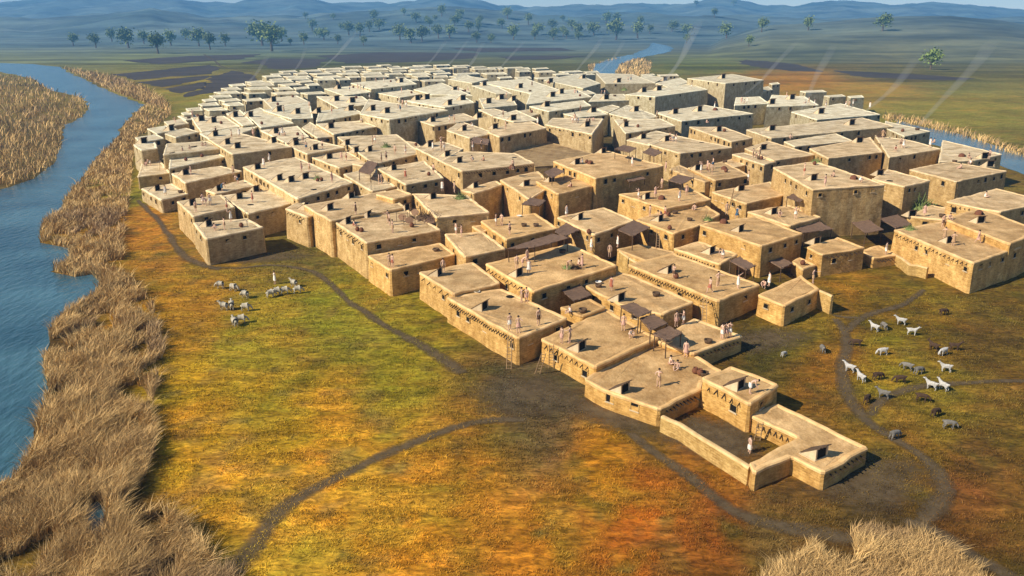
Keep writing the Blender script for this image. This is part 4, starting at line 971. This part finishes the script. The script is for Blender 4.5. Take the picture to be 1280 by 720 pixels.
def heap(seed, m_='old_wood', up=1.0):
    r = random.Random(seed); b = MB()
    for _ in range(90):
        a = Vector((r.gauss(0, .45), r.gauss(0, .4), 0)); h = max(.15, (1.1 - a.length * .8)) * up; d = Vector((r.uniform(-.5, .5), r.uniform(-.5, .5), r.uniform(.3, 1) * h)); b.add(tube_vf(a, a + d, .035, .012, 4))
    b.add(lathe([(.8,-.02),(.7,.12),(.45,.26),(.0,.34)], 9)); return b.mesh('brush_pile', m_)
HP = [heap(3), heap(5, 'leaf', 1.2), heap(8, 'mat_thatch')]
for u, v, k, s, look in [(531,274,0,1.9,'dark twiggy brush pile'),(541,277,2,1.7,'brown straw heap'),(576,248,1,1.2,'dark green leafy pile'),(885,275,1,.8,'small green plant heap'),(1137,287,1,.8,'low green plant heap'),(709,335,1,.7,'green leafy bundle'),(718,335,0,.8,'low dark rack-like pile'),(1020,203,1,.9,'dark green heap'),
   (1100,171,0,1.1,'dark twig heap'),(598,146,1,1.2,'dark green heap'),(483,184,1,1.1,'dark green heap'),(780,113,1,1.1,'dark green heap'),(397,224,1,.8,'green plant bundle')]:
    put('brush_pile', HP[k], u, v, s, look, 'pile', 'piles on roofs')
o = link('bush', HP[1], None, at(1148, 262, 3.2), .3, 2.6); tag(o, 'leafy green bush against the shaded wall of the cube neighbour', 'bush')

# ------------------------------------------------------------------ people
def skin_mesh(name, pts, edges, rad, matname, sub=1, root=0):
    me = bpy.data.meshes.new('tmp'); me.from_pydata([tuple(p) for p in pts], edges, []); ob = bpy.data.objects.new('tmp', me); COL.objects.link(ob)
    md = ob.modifiers.new('Skin', 'SKIN'); md.use_smooth_shade = True; md.branch_smoothing = .4
    sv = me.skin_vertices[0].data
    for i, r in enumerate(rad): sv[i].radius = (r, r) if not hasattr(r, '__len__') else r
    sv[root].use_root = True
    if sub: s = ob.modifiers.new('Sub', 'SUBSURF'); s.levels = sub; s.render_levels = sub
    bpy.context.view_layer.update(); dg = bpy.context.evaluated_depsgraph_get(); out = bpy.data.meshes.new_from_object(ob.evaluated_get(dg)); out.name = name
    bpy.data.objects.remove(ob); bpy.data.meshes.remove(me); out.materials.clear(); out.materials.append(MATS[matname]); out.polygons.foreach_set('use_smooth', [True] * len(out.polygons)); return out
def figure(pose):
    """returns body, hair, and two kinds of garment; faces -Y"""
    V = Vector; hipz = .92; lean = V((0, 0, 0)); 
    J = dict(pel=V((0, 0, .93)), sp=V((0, .0, 1.12)), ch=V((0, -.01, 1.30)), nk=V((0, 0, 1.46)), hd=V((0, -.02, 1.58)), tp=V((0, -.01, 1.67)))
    arms = {-1: [V((-.17, 0, 1.39)), V((-.24, .02, 1.12)), V((-.25, -.06, .88))], 1: [V((.17, 0, 1.39)), V((.24, .02, 1.12)), V((.25, -.06, .88))]}
    legs = {-1: [V((-.10, 0, .86)), V((-.11, -.02, .48)), V((-.12, .02, .07)), V((-.13, -.15, .03))], 1: [V((.10, 0, .86)), V((.11, -.02, .48)), V((.12, .02, .07)), V((.13, -.15, .03))]}
    def shift(d, f=lambda k: True):
        for k in J:
            if f(k): J[k] = J[k] + d
    if pose == 'w':
        legs[-1] = [V((-.10, 0, .86)), V((-.10, -.18, .49)), V((-.11, -.26, .08)), V((-.12, -.43, .04))]; legs[1] = [V((.10, 0, .86)), V((.11, .06, .47)), V((.11, .32, .16)), V((.12, .20, .03))]
        arms[-1][1:] = [V((-.23, .14, 1.14)), V((-.24, .20, .92))]; arms[1][1:] = [V((.23, -.12, 1.13)), V((.24, -.30, .98))]
    if pose == 'a': arms[1][1:] = [V((.34, -.14, 1.36)), V((.30, -.34, 1.56))]; arms[-1][1:] = [V((-.30, -.10, 1.20)), V((-.22, -.34, 1.24))]
    if pose == 'p': arms[1][1:] = [V((.30, -.16, 1.28)), V((.34, -.42, 1.34))]; arms[-1][1:] = [V((-.30, .06, 1.16)), V((-.17, -.06, 1.02))]
    if pose == 'h': arms[1][1:] = [V((.33, -.02, 1.50)), V((.15, -.04, 1.72))]; arms[-1][1:] = [V((-.33, -.02, 1.50)), V((-.15, -.04, 1.72))]
    if pose == 'b':
        for k, d in dict(sp=(0, -.10, 1.06), ch=(0, -.28, 1.16), nk=(0, -.43, 1.20), hd=(0, -.55, 1.20), tp=(0, -.64, 1.19)).items(): J[k] = V(d)
        for s in (-1, 1): arms[s] = [V((s * .17, -.36, 1.15)), V((s * .20, -.40, .86)), V((s * .15, -.52, .62))]
    if pose == 't':
        J = dict(pel=V((0, 0, .13)), sp=V((0, .0, .32)), ch=V((0, -.05, .50)), nk=V((0, -.07, .65)), hd=V((0, -.10, .77)), tp=V((0, -.10, .86)))
        for s in (-1, 1): arms[s] = [V((s * .17, -.06, .58)), V((s * .25, -.12, .33)), V((s * .17, -.36, .30))]; legs[s] = [V((s * .10, -.02, .12)), V((s * .26, -.34, .26)), V((s * .10, -.52, .06)), V((s * .02, -.64, .04))]
    if pose == 'c':
        J = dict(pel=V((0, .10, .34)), sp=V((0, .05, .52)), ch=V((0, -.05, .68)), nk=V((0, -.12, .82)), hd=V((0, -.18, .92)), tp=V((0, -.21, 1.01)))
        for s in (-1, 1): arms[s] = [V((s * .17, -.09, .75)), V((s * .26, -.26, .56)), V((s * .12, -.46, .42))]; legs[s] = [V((s * .11, .06, .32)), V((s * .17, -.30, .50)), V((s * .14, -.06, .08)), V((s * .15, -.24, .03))]
    pts = []; rad = []; ed = []
    def add(p, r, par=None):
        pts.append(p); rad.append(r); 
        if par is not None: ed.append((par, len(pts) - 1))
        return len(pts) - 1
    pel = add(J['pel'], (.135, .105)); sp_ = add(J['sp'], (.115, .09), pel); ch = add(J['ch'], (.15, .10), sp_); nk = add(J['nk'], .052, ch); hd = add(J['hd'], (.085, .095), nk); tp = add(J['tp'], (.062, .07), hd)
    up = (J['tp'] - J['nk']).normalized(); fw = V((0, -1, 0)); fw = (fw - up * fw.dot(up)).normalized() if abs(fw.dot(up)) < .9 else V((0, 0, -1))
    add(J['hd'] + fw * .112 - up * .01, .014, hd)
    for s in (-1, 1):
        A = arms[s]; sh = add(A[0], .062, ch); el = add(A[1], .043, sh); wr = add(A[2], .027, el); d = (A[2] - A[1]).normalized(); pm = add(A[2] + d * .07, (.036, .022), wr)
        sd_ = V((s, 0, 0)) - d * d.x * s; sd_ = sd_.normalized() if sd_.length > .1 else V((0, 1, 0)); nd = d.cross(sd_)
        for k in range(4):
            o_ = nd * (.028 - .019 * k); L_ = (.072, .082, .076, .058)[k]; f1 = add(A[2] + d * .105 + o_, .009, pm); f2 = add(pts[f1] + d * L_ * .55 - sd_ * .008, .008, f1); add(pts[f2] + d * L_ * .35 - sd_ * .022, .007, f2)
        t1 = add(A[2] + d * .055 + nd * .045, .010, pm); add(pts[t1] + d * .04 + nd * .015, .008, t1)
        G = legs[s]; hp = add(G[0], .098, pel); kn = add(G[1], .062, hp); an = add(G[2], .038, kn); add(G[3], (.042, .028), an)
    body = skin_mesh('person_body', pts, ed, rad, 'skin')
    r = random.Random(pose); b = MB(); hc = J['hd'] + up * .035 - fw * .012; R = []
    qt = up.to_track_quat('Z', 'Y')
    for (rr_, hh) in [(.098, -.035), (.112, .0), (.108, .045), (.08, .085), (.03, .104), (.0, .106)]: R.append((rr_, hh))
    VV, FF = lathe(R, 12); VV = [hc + qt @ Vector(v) + fw * (-.012) for v in VV]; b.add((VV, FF)); hair = b.mesh('hair', 'hair', True)
    def garment(top, bot, wide):
        n = 18; VV = []; FF = []; rows = []
        d = (J['ch'] - J['pel']); pe = J['pel']
        if top > 0: rows += [(J['ch'] + (J['nk'] - J['ch']) * .45, .16, .085), (J['ch'], .178, .122), (J['sp'], .150, .115)]
        rows += [(pe + d * .18, .155, .125), (pe, .172, .14)]
        kc = (legs[-1][1] + legs[1][1]) / 2; sx = abs(legs[1][1].x - legs[-1][1].x) / 2 + .095; sy = abs(legs[1][1].y - legs[-1][1].y) / 2 + .10
        rows += [(pe.lerp(kc, .35), .19, .16), (pe.lerp(kc, bot), .15 + (sx + .05 - .15) * min(1, bot), .13 + (sy + .05 - .13) * min(1, bot))]
        for i, (c, rx, ry) in enumerate(rows):
            fl = .10 if i == len(rows) - 1 else 0
            for k in range(n): t = 2 * math.pi * k / n; w = 1 + fl * math.sin(5 * t + 1); VV.append(c + V((rx * w * math.cos(t), ry * w * math.sin(t), 0)))
        for i in range(len(rows) - 1):
            for k in range(n): FF.append((i * n + k, i * n + (k + 1) % n, (i + 1) * n + (k + 1) % n, (i + 1) * n + k))
        return mesh('garment', VV, FF, 'cloth_white', None, True)
    return body, hair, garment(0, .72, 1), garment(1, 1.0 if pose not in 'tc' else .8, 1)
FIG = {p: figure(p) for p in 'swaphbtc'}
GM = {}
def garment_mesh(pose, kind, cl):
    k = (pose, kind, cl)
    if k not in GM:
        g = FIG[pose][2 + kind].copy(); g.materials.clear(); g.materials.append(MATS['cloth_' + cl]); GM[k] = g
    return GM[k]
# u v pose(garment k=kilt t=tunic) cloth
PEOPLE = '''823,483,ak,tan 837,456,tk,rose 847,461,tk,white 857,446,st,rose 764,363,st,rust 779,413,sk,rose 788,422,ct,white 702,429,sk,rose 712,429,pk,tan 845,408,sk,rose 854,406,pk,white 713,391,tt,white 673,406,sk,brown
637,412,sk,white 648,416,pk,rose 652,378,pk,tan 658,378,sk,rose 554,340,sk,tan 887,366,wk,rust 897,358,pk,tan 922,361,at,white 961,358,st,white 955,360,ck,rose 1016,354,pk,tan 902,424,sk,white 907,423,pk,rose 912,422,ak,white
620,282,sk,white 627,282,sk,tan 637,293,sk,brown 646,336,sk,tan 653,334,bk,rose 661,342,st,white 659,328,sk,rose 709,337,bk,tan 727.5,335,at,rose 723,332,tk,rust 739,313,st,white 762,321,sk,tan 772,309,st,white 708,271,st,white 842,348,pk,brown 903,323,bt,white
812,271,pk,tan 826,274,bt,rose 831,272,sk,rust 868,262,tk,white 908,268,sk,tan 921,273,wt,blue 781,259,pk,tan 876,216,ht,white 884,212,sk,rose 890,218,sk,tan 935,226,sk,white 984,240,sk,white 1005,219,hk,rust 1031,233,pt,rose 974,271,ck,tan 994,273,pk,white 1042,221,tk,brown
728,204,tt,white 790,208,st,white 798,249,ak,white 819,246,at,rose 827,235,sk,tan 832,214,st,rose 849,251,st,white 858,244,sk,rose 714,234,tt,rust 591,188,sk,white 602,186,st,tan 591,202,ct,grey 605,201,tt,rust 507,224,pt,rust 542,217,sk,brown 553,239,st,white 568,241,sk,tan
570,293,sk,white 577,296,pk,rose 641,212,sk,brown 541,188,st,white 507,193,sk,white 445,268,pt,brown 442,283,tt,rust 487,282,sk,brown 491,291,pk,tan 487,333,pk,tan 491,334,sk,rust
245,265,sk,tan 254,256,sk,white 258,257,bk,rose 263,256,sk,white 316,253,st,rust 284,264,pk,rust 289,277,at,white 270,288,ck,white 281,287,sk,tan 377,215,sk,rose 387,215,pk,tan 415,228,st,rose 427,201,sk,rose 433,201,pk,rust 474,230,sk,tan 477,230,sk,brown 466,181,sk,tan 469,179,pk,white 477,203,sk,tan 483,201,pk,brown
494,193,sk,tan 383,188,sk,blue 403,186,pk,brown 379,178,sk,tan 485,278,pk,tan 330,209,st,white 207,244,st,white 229,195,sk,rust 238,193,sk,tan 254,189,sk,tan 258,189,pk,white 239,219,sk,rose 292,219,sk,tan 337,203,st,white 1075,228,ct,white 1155,270,wt,rose 1107,318,st,white
1180,300,at,tan 1191,307,pt,tan 1222,304,wt,rose 1178,284,sk,brown 1231,247,tt,white 1187,274,tk,tan 1103,173,wt,tan 1119,189,ct,rust 1162,184,st,white 1168,179,tt,tan 1201,211,tt,rose 1213,205,tt,white 1057,134,sk,white 1061,134,sk,tan 1066,132,pt,white 1087,136,st,white 983,122,sk,rose 1018,132,st,white 1022,142,tt,white 1032,134,sk,white
883,154,tt,rose 893,137,ht,white 987,174,ck,tan 742,151,tt,rose 837,176,st,tan 845,178,sk,white 821,148,st,brown 562,153,sk,white 568,153,pk,tan 503,134,sk,tan 508,134,sk,white 632,162,sk,tan 672,156,st,white 573,115,sk,tan 585,115,sk,rose 633,123,sk,tan 665,108,st,brown 499,131,sk,white 504,133,sk,tan
462,124,sk,white 452,153,ct,white 470,103,sk,tan 480,103,sk,white 355,141,st,tan 387,135,sk,tan 415,142,sk,rust 299,171,st,white 290,174,sk,tan 317,171,sk,rose 936,570,sk,white 937,492,bk,white 344,355,pt,white 1236,199,sk,brown 1210,198,tt,tan'''
_r = random.Random(21); extra = []
for _ in range(400):
    h = _r.choice(H); c = cen(h); d = h['C'].length
    if h['far'] or d < 150 or h['key'] == 'yard' or len(extra) >= 55: continue
    P_ = h['px']; a, b = _r.choice(P_), _r.choice(P_); u = c[0] * .45 + a[0] * .3 + b[0] * .25; v = c[1] * .45 + a[1] * .3 + b[1] * .25
    for j in range(_r.choice((1, 1, 2, 3))): extra.append('%.1f,%.1f,%s%s,%s' % (u + j * 3.5, v + _r.uniform(-.5, .5), _r.choice('sspwatcb'), _r.choice('kt'), _r.choice(('white', 'tan', 'white', 'rose', 'brown', 'blue'))))
PEOPLE += ' ' + ' '.join(extra)
PP = []
for s in PEOPLE.split():
    u, v, pc, cl = s.split(','); u = float(u); v = float(v); p, i = on_roof(u, v, 9)
    if (u, v) == (936, 570): p, i = at(936, 570, .02), None
    d = p.length; k = random.uniform(1.02, 1.10) * (1.0 + .30 * float(smooth(85, 260, d))); pose, g = pc[0], (0 if pc[1] == 'k' else 1)
    if i is None and (u, v) not in ((936, 570), (344, 355)) : continue
    root = link('person', None, None, p - Vector((0, 0, .0)), random.uniform(-2.2, 2.2), k)
    link('body', FIG[pose][0], root); link('hair', FIG[pose][1], root); link('tunic' if g else 'kilt', garment_mesh(pose, g, cl), root); PP.append([root, u, v, pose, g, cl, i])
PW = dict(s='standing person', w='walking person', a='person raising an arm', p='gesturing person', h='person carrying on head', b='bending person', t='seated person', c='crouching person')
def rank(L_, k):
    n = len(L_)
    if n == 1: return ''
    if n == 2: return ('left one', 'right one')[k]
    if k == 0: return 'leftmost'
    if k == n - 1: return 'rightmost'
    return 'middle' if n == 3 else '%s from left' % ORD[k]
bk_ = {}
for q in PP: bk_.setdefault((PW[q[3]] + ' in ' + {'white': 'white', 'tan': 'tan', 'rust': 'rust-red', 'brown': 'brown', 'blue': 'blue', 'grey': 'grey', 'rose': 'pink'}[q[5]] + (' tunic' if q[4] else ' kilt'), house_ref(q[6])), []).append(q)
for (a, ref), L_ in bk_.items():
    L_.sort(key=lambda q: q[1])
    for k, q in enumerate(L_):
        r_ = rank(L_, k); lab = '%s%s, on %s' % (a, (', ' + r_) if r_ else '', ref)
        if (q[1], q[2]) == (344, 355): lab = 'person in white tunic tending sheep on the meadow'
        if (q[1], q[2]) == (936, 570): lab = 'person in white kilt standing on the floor of the sunken pen'
        tag(q[0], lab, 'person', 'people on the rooftops' if q[6] is not None else 'people on the ground')
sb = {}
for q in SMALL: sb.setdefault((q[1], house_ref(q[4])), []).append(q)
for (a, ref), L_ in sb.items():
    L_.sort(key=lambda q: q[5])
    for k, q in enumerate(L_): r_ = rank(L_, k); tag(q[0], '%s%s, on %s' % (a, (', ' + r_) if r_ else '', ref), q[2], q[3])

# ------------------------------------------------------------------ sheep, goats
def beast(kind, head_down):
    V = Vector; P = []; R = []; E = []
    def add(p, r, par=None):
        P.append(V(p)); R.append(r)
        if par is not None: E.append((par, len(P) - 1))
        return len(P) - 1
    f = 1.32 if kind == 'sheep' else .88
    b0 = add((0, 0, .56), (.19 * f + .02, .20 * f + .02)); b1 = add((.30, 0, .58), (.17 * f + .02, .20 * f + .02), b0); b2 = add((-.30, 0, .58), (.18 * f, .19 * f), b0)
    nk = add((.48, 0, .62 if head_down else .78), .10, b1)
    if head_down: hd = add((.64, 0, .34), .075, nk); ms = add((.70, 0, .16), .045, hd)
    else: hd = add((.60, 0, .92), .078, nk); ms = add((.76, 0, .86), .045, hd)
    h = P[hd]
    for s in (-1, 1):
        add((h.x - .03, s * .13, h.z + .0), .020, hd)
        sx = add((.28, s * .11, .40), .07, b1); kn = add((.29, s * .11, .24), .038, sx); ho = add((.27, s * .11, .06), .028, kn); add((.30, s * .11, .02), .032, ho)
        hx = add((-.30, s * .11, .42), .09, b2); st = add((-.22, s * .12, .33), .06, hx); hk = add((-.36, s * .12, .22), .034, st); hf = add((-.31, s * .12, .06), .028, hk); add((-.28, s * .12, .02), .032, hf)
    add((-.50, 0, .60 if kind == 'sheep' else .70), .035, b2)
    return P, E, R, h
BE = {}
for kind in ('sheep', 'goat'):
    for hdn in (0, 1):
        P, E, R, h = beast(kind, hdn)
        for cl in (('cream',) if kind == 'sheep' else ('white', 'grey', 'brown')):
            bd = skin_mesh(kind + '_body', P, E, R, 'fleece_' + cl); hr = None
            if kind == 'goat':
                b = MB()
                for s in (-1, 1): b.add(tube_vf(h + Vector((-.01, s * .04, .06)), h + Vector((-.09, s * .07, .20)), .022, .014, 6)); b.add(tube_vf(h + Vector((-.09, s * .07, .20)), h + Vector((-.20, s * .10, .24)), .014, .004, 6))
                hr = b.mesh('horns', 'old_wood')
            BE[(kind, hdn, cl)] = (bd, hr)
def animal(kind, u, v, hdn, cl, rz, label, s=1.35):
    p = atg(u, v); o = link(kind, None, None, p, rz, s); bd, hr = BE[(kind, hdn, cl)]; link('body', bd, o)
    if hr: link('horns', hr, o)
    tag(o, label, kind, 'sheep grazing on the left meadow' if kind == 'sheep' else 'goats in the right meadow')
for u, v, hdn, rz, lab in [(276,361,1,3.0,'leftmost sheep of the top pair in the left meadow'),(292,364,1,-.3,'sheep right of the leftmost one, head lowered, left meadow'),(307,373,1,2.7,'sheep alone on the right of the loose trio, left meadow'),
   (281,388,0,2.9,'greyish sheep looking left in the middle row of the flock'),(290,387,0,1.9,'slim sheep with raised head in the middle row of the flock'),(307,389,1,.1,'sheep at the right end of the middle row, long shadow'),
   (294,408,0,2.2,'left sheep of the lowest pair of the flock'),(302,404,1,.3,'right sheep of the lowest pair of the flock'),(338,372,1,.7,'left sheep of the row near the shepherd'),(346,369,1,.5,'second sheep from left in the row near the shepherd'),(356,368,1,.4,'third sheep from left in the row near the shepherd'),
   (368,359,0,2.6,'topmost sheep right of the shepherd'),(372,367,1,.4,'rightmost sheep of the flock near the shepherd')]: animal('sheep', u, v, hdn, 'cream', rz, lab, 1.25)
for u, v, hdn, cl, rz, lab in [(1093,414,0,'white',2.2,'white goat facing left, left of the grey one in the top row'),(1105,412,1,'grey',1.6,'grey goat beside the white goat of the top row'),(1126,406,0,'white',2.7,'white goat looking back, upper of the top pair'),(1139,419,0,'white',-.4,'white goat standing lower right of the top pair'),
   (1178,394,1,'brown',.2,'dark brown goat alone at the top right of the meadow'),(1070,433,1,'brown',2.8,'brown goat beside the bend of the path, upper left'),(1028,441,1,'grey',1.5,'lone grey goat left of the path'),(1103,444,1,'white',3.3,'white goat grazing alone in the middle left'),(1167,438,0,'brown',2.2,'brown goat at the left of the cluster of three'),
   (1179,444,1,'white',3.6,'white goat in the middle of the cluster of three'),(1192,438,0,'brown',-.3,'right goat of the cluster of three, brown'),(1182,465,0,'white',2.8,'white goat alone below the cluster of three'),(1134,463,1,'grey',2.4,'grey goat, upper of the grey pair in the middle'),(1147,468,1,'grey',.3,'grey goat, lower right of the grey pair in the middle'),
   (1125,479,1,'brown',3.0,'brown goat in the middle below the grey pair'),(1062,465,0,'white',2.4,'white goat right beside the path bend'),(1076,477,0,'white',1.9,'white goat with raised head lower right of the path-bend goat'),(1096,475,1,'brown',.2,'brown goat between the white ones and the middle of the meadow'),(1164,487,0,'white',2.4,'left white goat of the pair at the side path'),
   (1179,488,0,'white',2.0,'right white goat of the pair at the side path'),(1104,498,0,'grey',2.7,'grey goat standing by the fork of the paths'),(1083,504,1,'brown',.8,'dark brown goat left of the path fork'),(1151,502,1,'brown',-.4,'dark brown goat below the side path'),(1168,521,1,'brown',.5,'dark brown goat right of the path, lower meadow'),
   (1185,536,1,'grey',-.2,'grey goat, lowest on the right of the meadow'),(1117,549,1,'grey',.4,'grey goat on the big path near the wing'),(979,446,1,'white',.6,'small white kid lying alone near the annex')]: animal('goat', u, v, hdn, cl, rz, lab, .8 if 'kid' in lab else 1.12)

# ------------------------------------------------------------------ smoke rising from the roofs
m = bpy.data.materials.new('smoke'); m.use_nodes = True; n = m.node_tree.nodes; n.clear(); o = n.new('ShaderNodeOutputMaterial'); pv = n.new('ShaderNodeVolumePrincipled')
pv.inputs['Color'].default_value = (.80, .82, .86, 1); pv.inputs['Density'].default_value = .035; m.node_tree.links.new(pv.outputs[0], o.inputs['Volume']); MATS['smoke'] = m
tc = n.new('ShaderNodeTexCoord'); sx_ = n.new('ShaderNodeSeparateXYZ'); mr = n.new('ShaderNodeMapRange'); mr.inputs[1].default_value = 0; mr.inputs[2].default_value = 1; mr.inputs[3].default_value = .13; mr.inputs[4].default_value = 0.0
m.node_tree.links.new(tc.outputs['Generated'], sx_.inputs[0]); m.node_tree.links.new(sx_.outputs[2], mr.inputs[0]); m.node_tree.links.new(mr.outputs[0], pv.inputs['Density'])
def smoke(u, v, u2, v2, r0, r1, lab, z=7.0):
    r0 *= .65; r1 *= .6; u2 = u + (u2 - u) * 1.25; v2 = v + (v2 - v) * 1.25
    a = at(u, v, z); d = ray(u2, v2); t = (a.y + 4) / d[1]; b = Vector((d[0] * t, d[1] * t, CAMZ + d[2] * t)); n_ = 14; k = 10; V = []; F = []
    for i in range(n_ + 1):
        s = i / n_; c = a.lerp(b, s) + Vector((0, 0, -(1 - s) * s * (b.z - a.z) * .25)); c.x += math.sin(s * 7 + u) * r0 * .9; r = (r0 + (r1 - r0) * s) * (.8 + .4 * float(vnoise(s * 6, u, 3))) * (1 if i < n_ else .25)
        for j in range(k): w = 2 * math.pi * j / k; V.append(c - a + Vector((r * math.cos(w), r * math.sin(w), 0)))
    for i in range(n_):
        for j in range(k): F.append((i * k + j, i * k + (j + 1) % k, (i + 1) * k + (j + 1) % k, (i + 1) * k + j))
    F.append(tuple(range(k))[::-1]); F.append(tuple(range(n_ * k, n_ * k + k))); tag(link('smoke_plume', mesh('smoke_plume', V, F, 'smoke'), None, a), lab, 'smoke', 'smoke plumes')
for q in [(520,92,552,58,'upper left of centre, first of three thin streaks'),(545,94,580,56,'upper left of centre, second of three thin streaks'),(610,98,648,58,'upper centre, third of three thin streaks'),(300,112,330,76,'over the ploughed fields behind the town'),(930,118,985,62,'behind the high citadel block'),(745,96,775,58,'over the distant river bend')]: smoke(q[0],q[1],q[2],q[3],.7,2.4,'faint slanting smoke streak ' + q[4])
smoke(395,90,440,46,.8,3.0,'faint slanting smoke plume over the far left rooftops, right of the other')
smoke(362,98,380,64,.7,2.0,'short faint smoke plume at the far left rooftops')
smoke(712,98,745,56,.8,2.6,'faint smoke plume left of the distant river')
smoke(828,106,868,38,1.0,4.0,'long smoke plume slanting right of the distant river')
smoke(570,100,600,60,.8,2.2,'faint smoke plume at top centre behind the farthest rows')
smoke(1000,136,1034,68,.8,2.6,'smoke plume above the high citadel block, to its right')
smoke(1085,138,1138,82,.8,3.0,'broad smoke plume over the upper right meadow')
smoke(1146,158,1225,68,.7,3.0,'long smoke plume rising beside the right river')
smoke(1011,186,1045,148,.4,1.4,'grey smoke plume drifting across the long grey terrace')
smoke(857,312,869,290,.15,.4,'thin wisp of smoke from the oven terrace', 4.3)
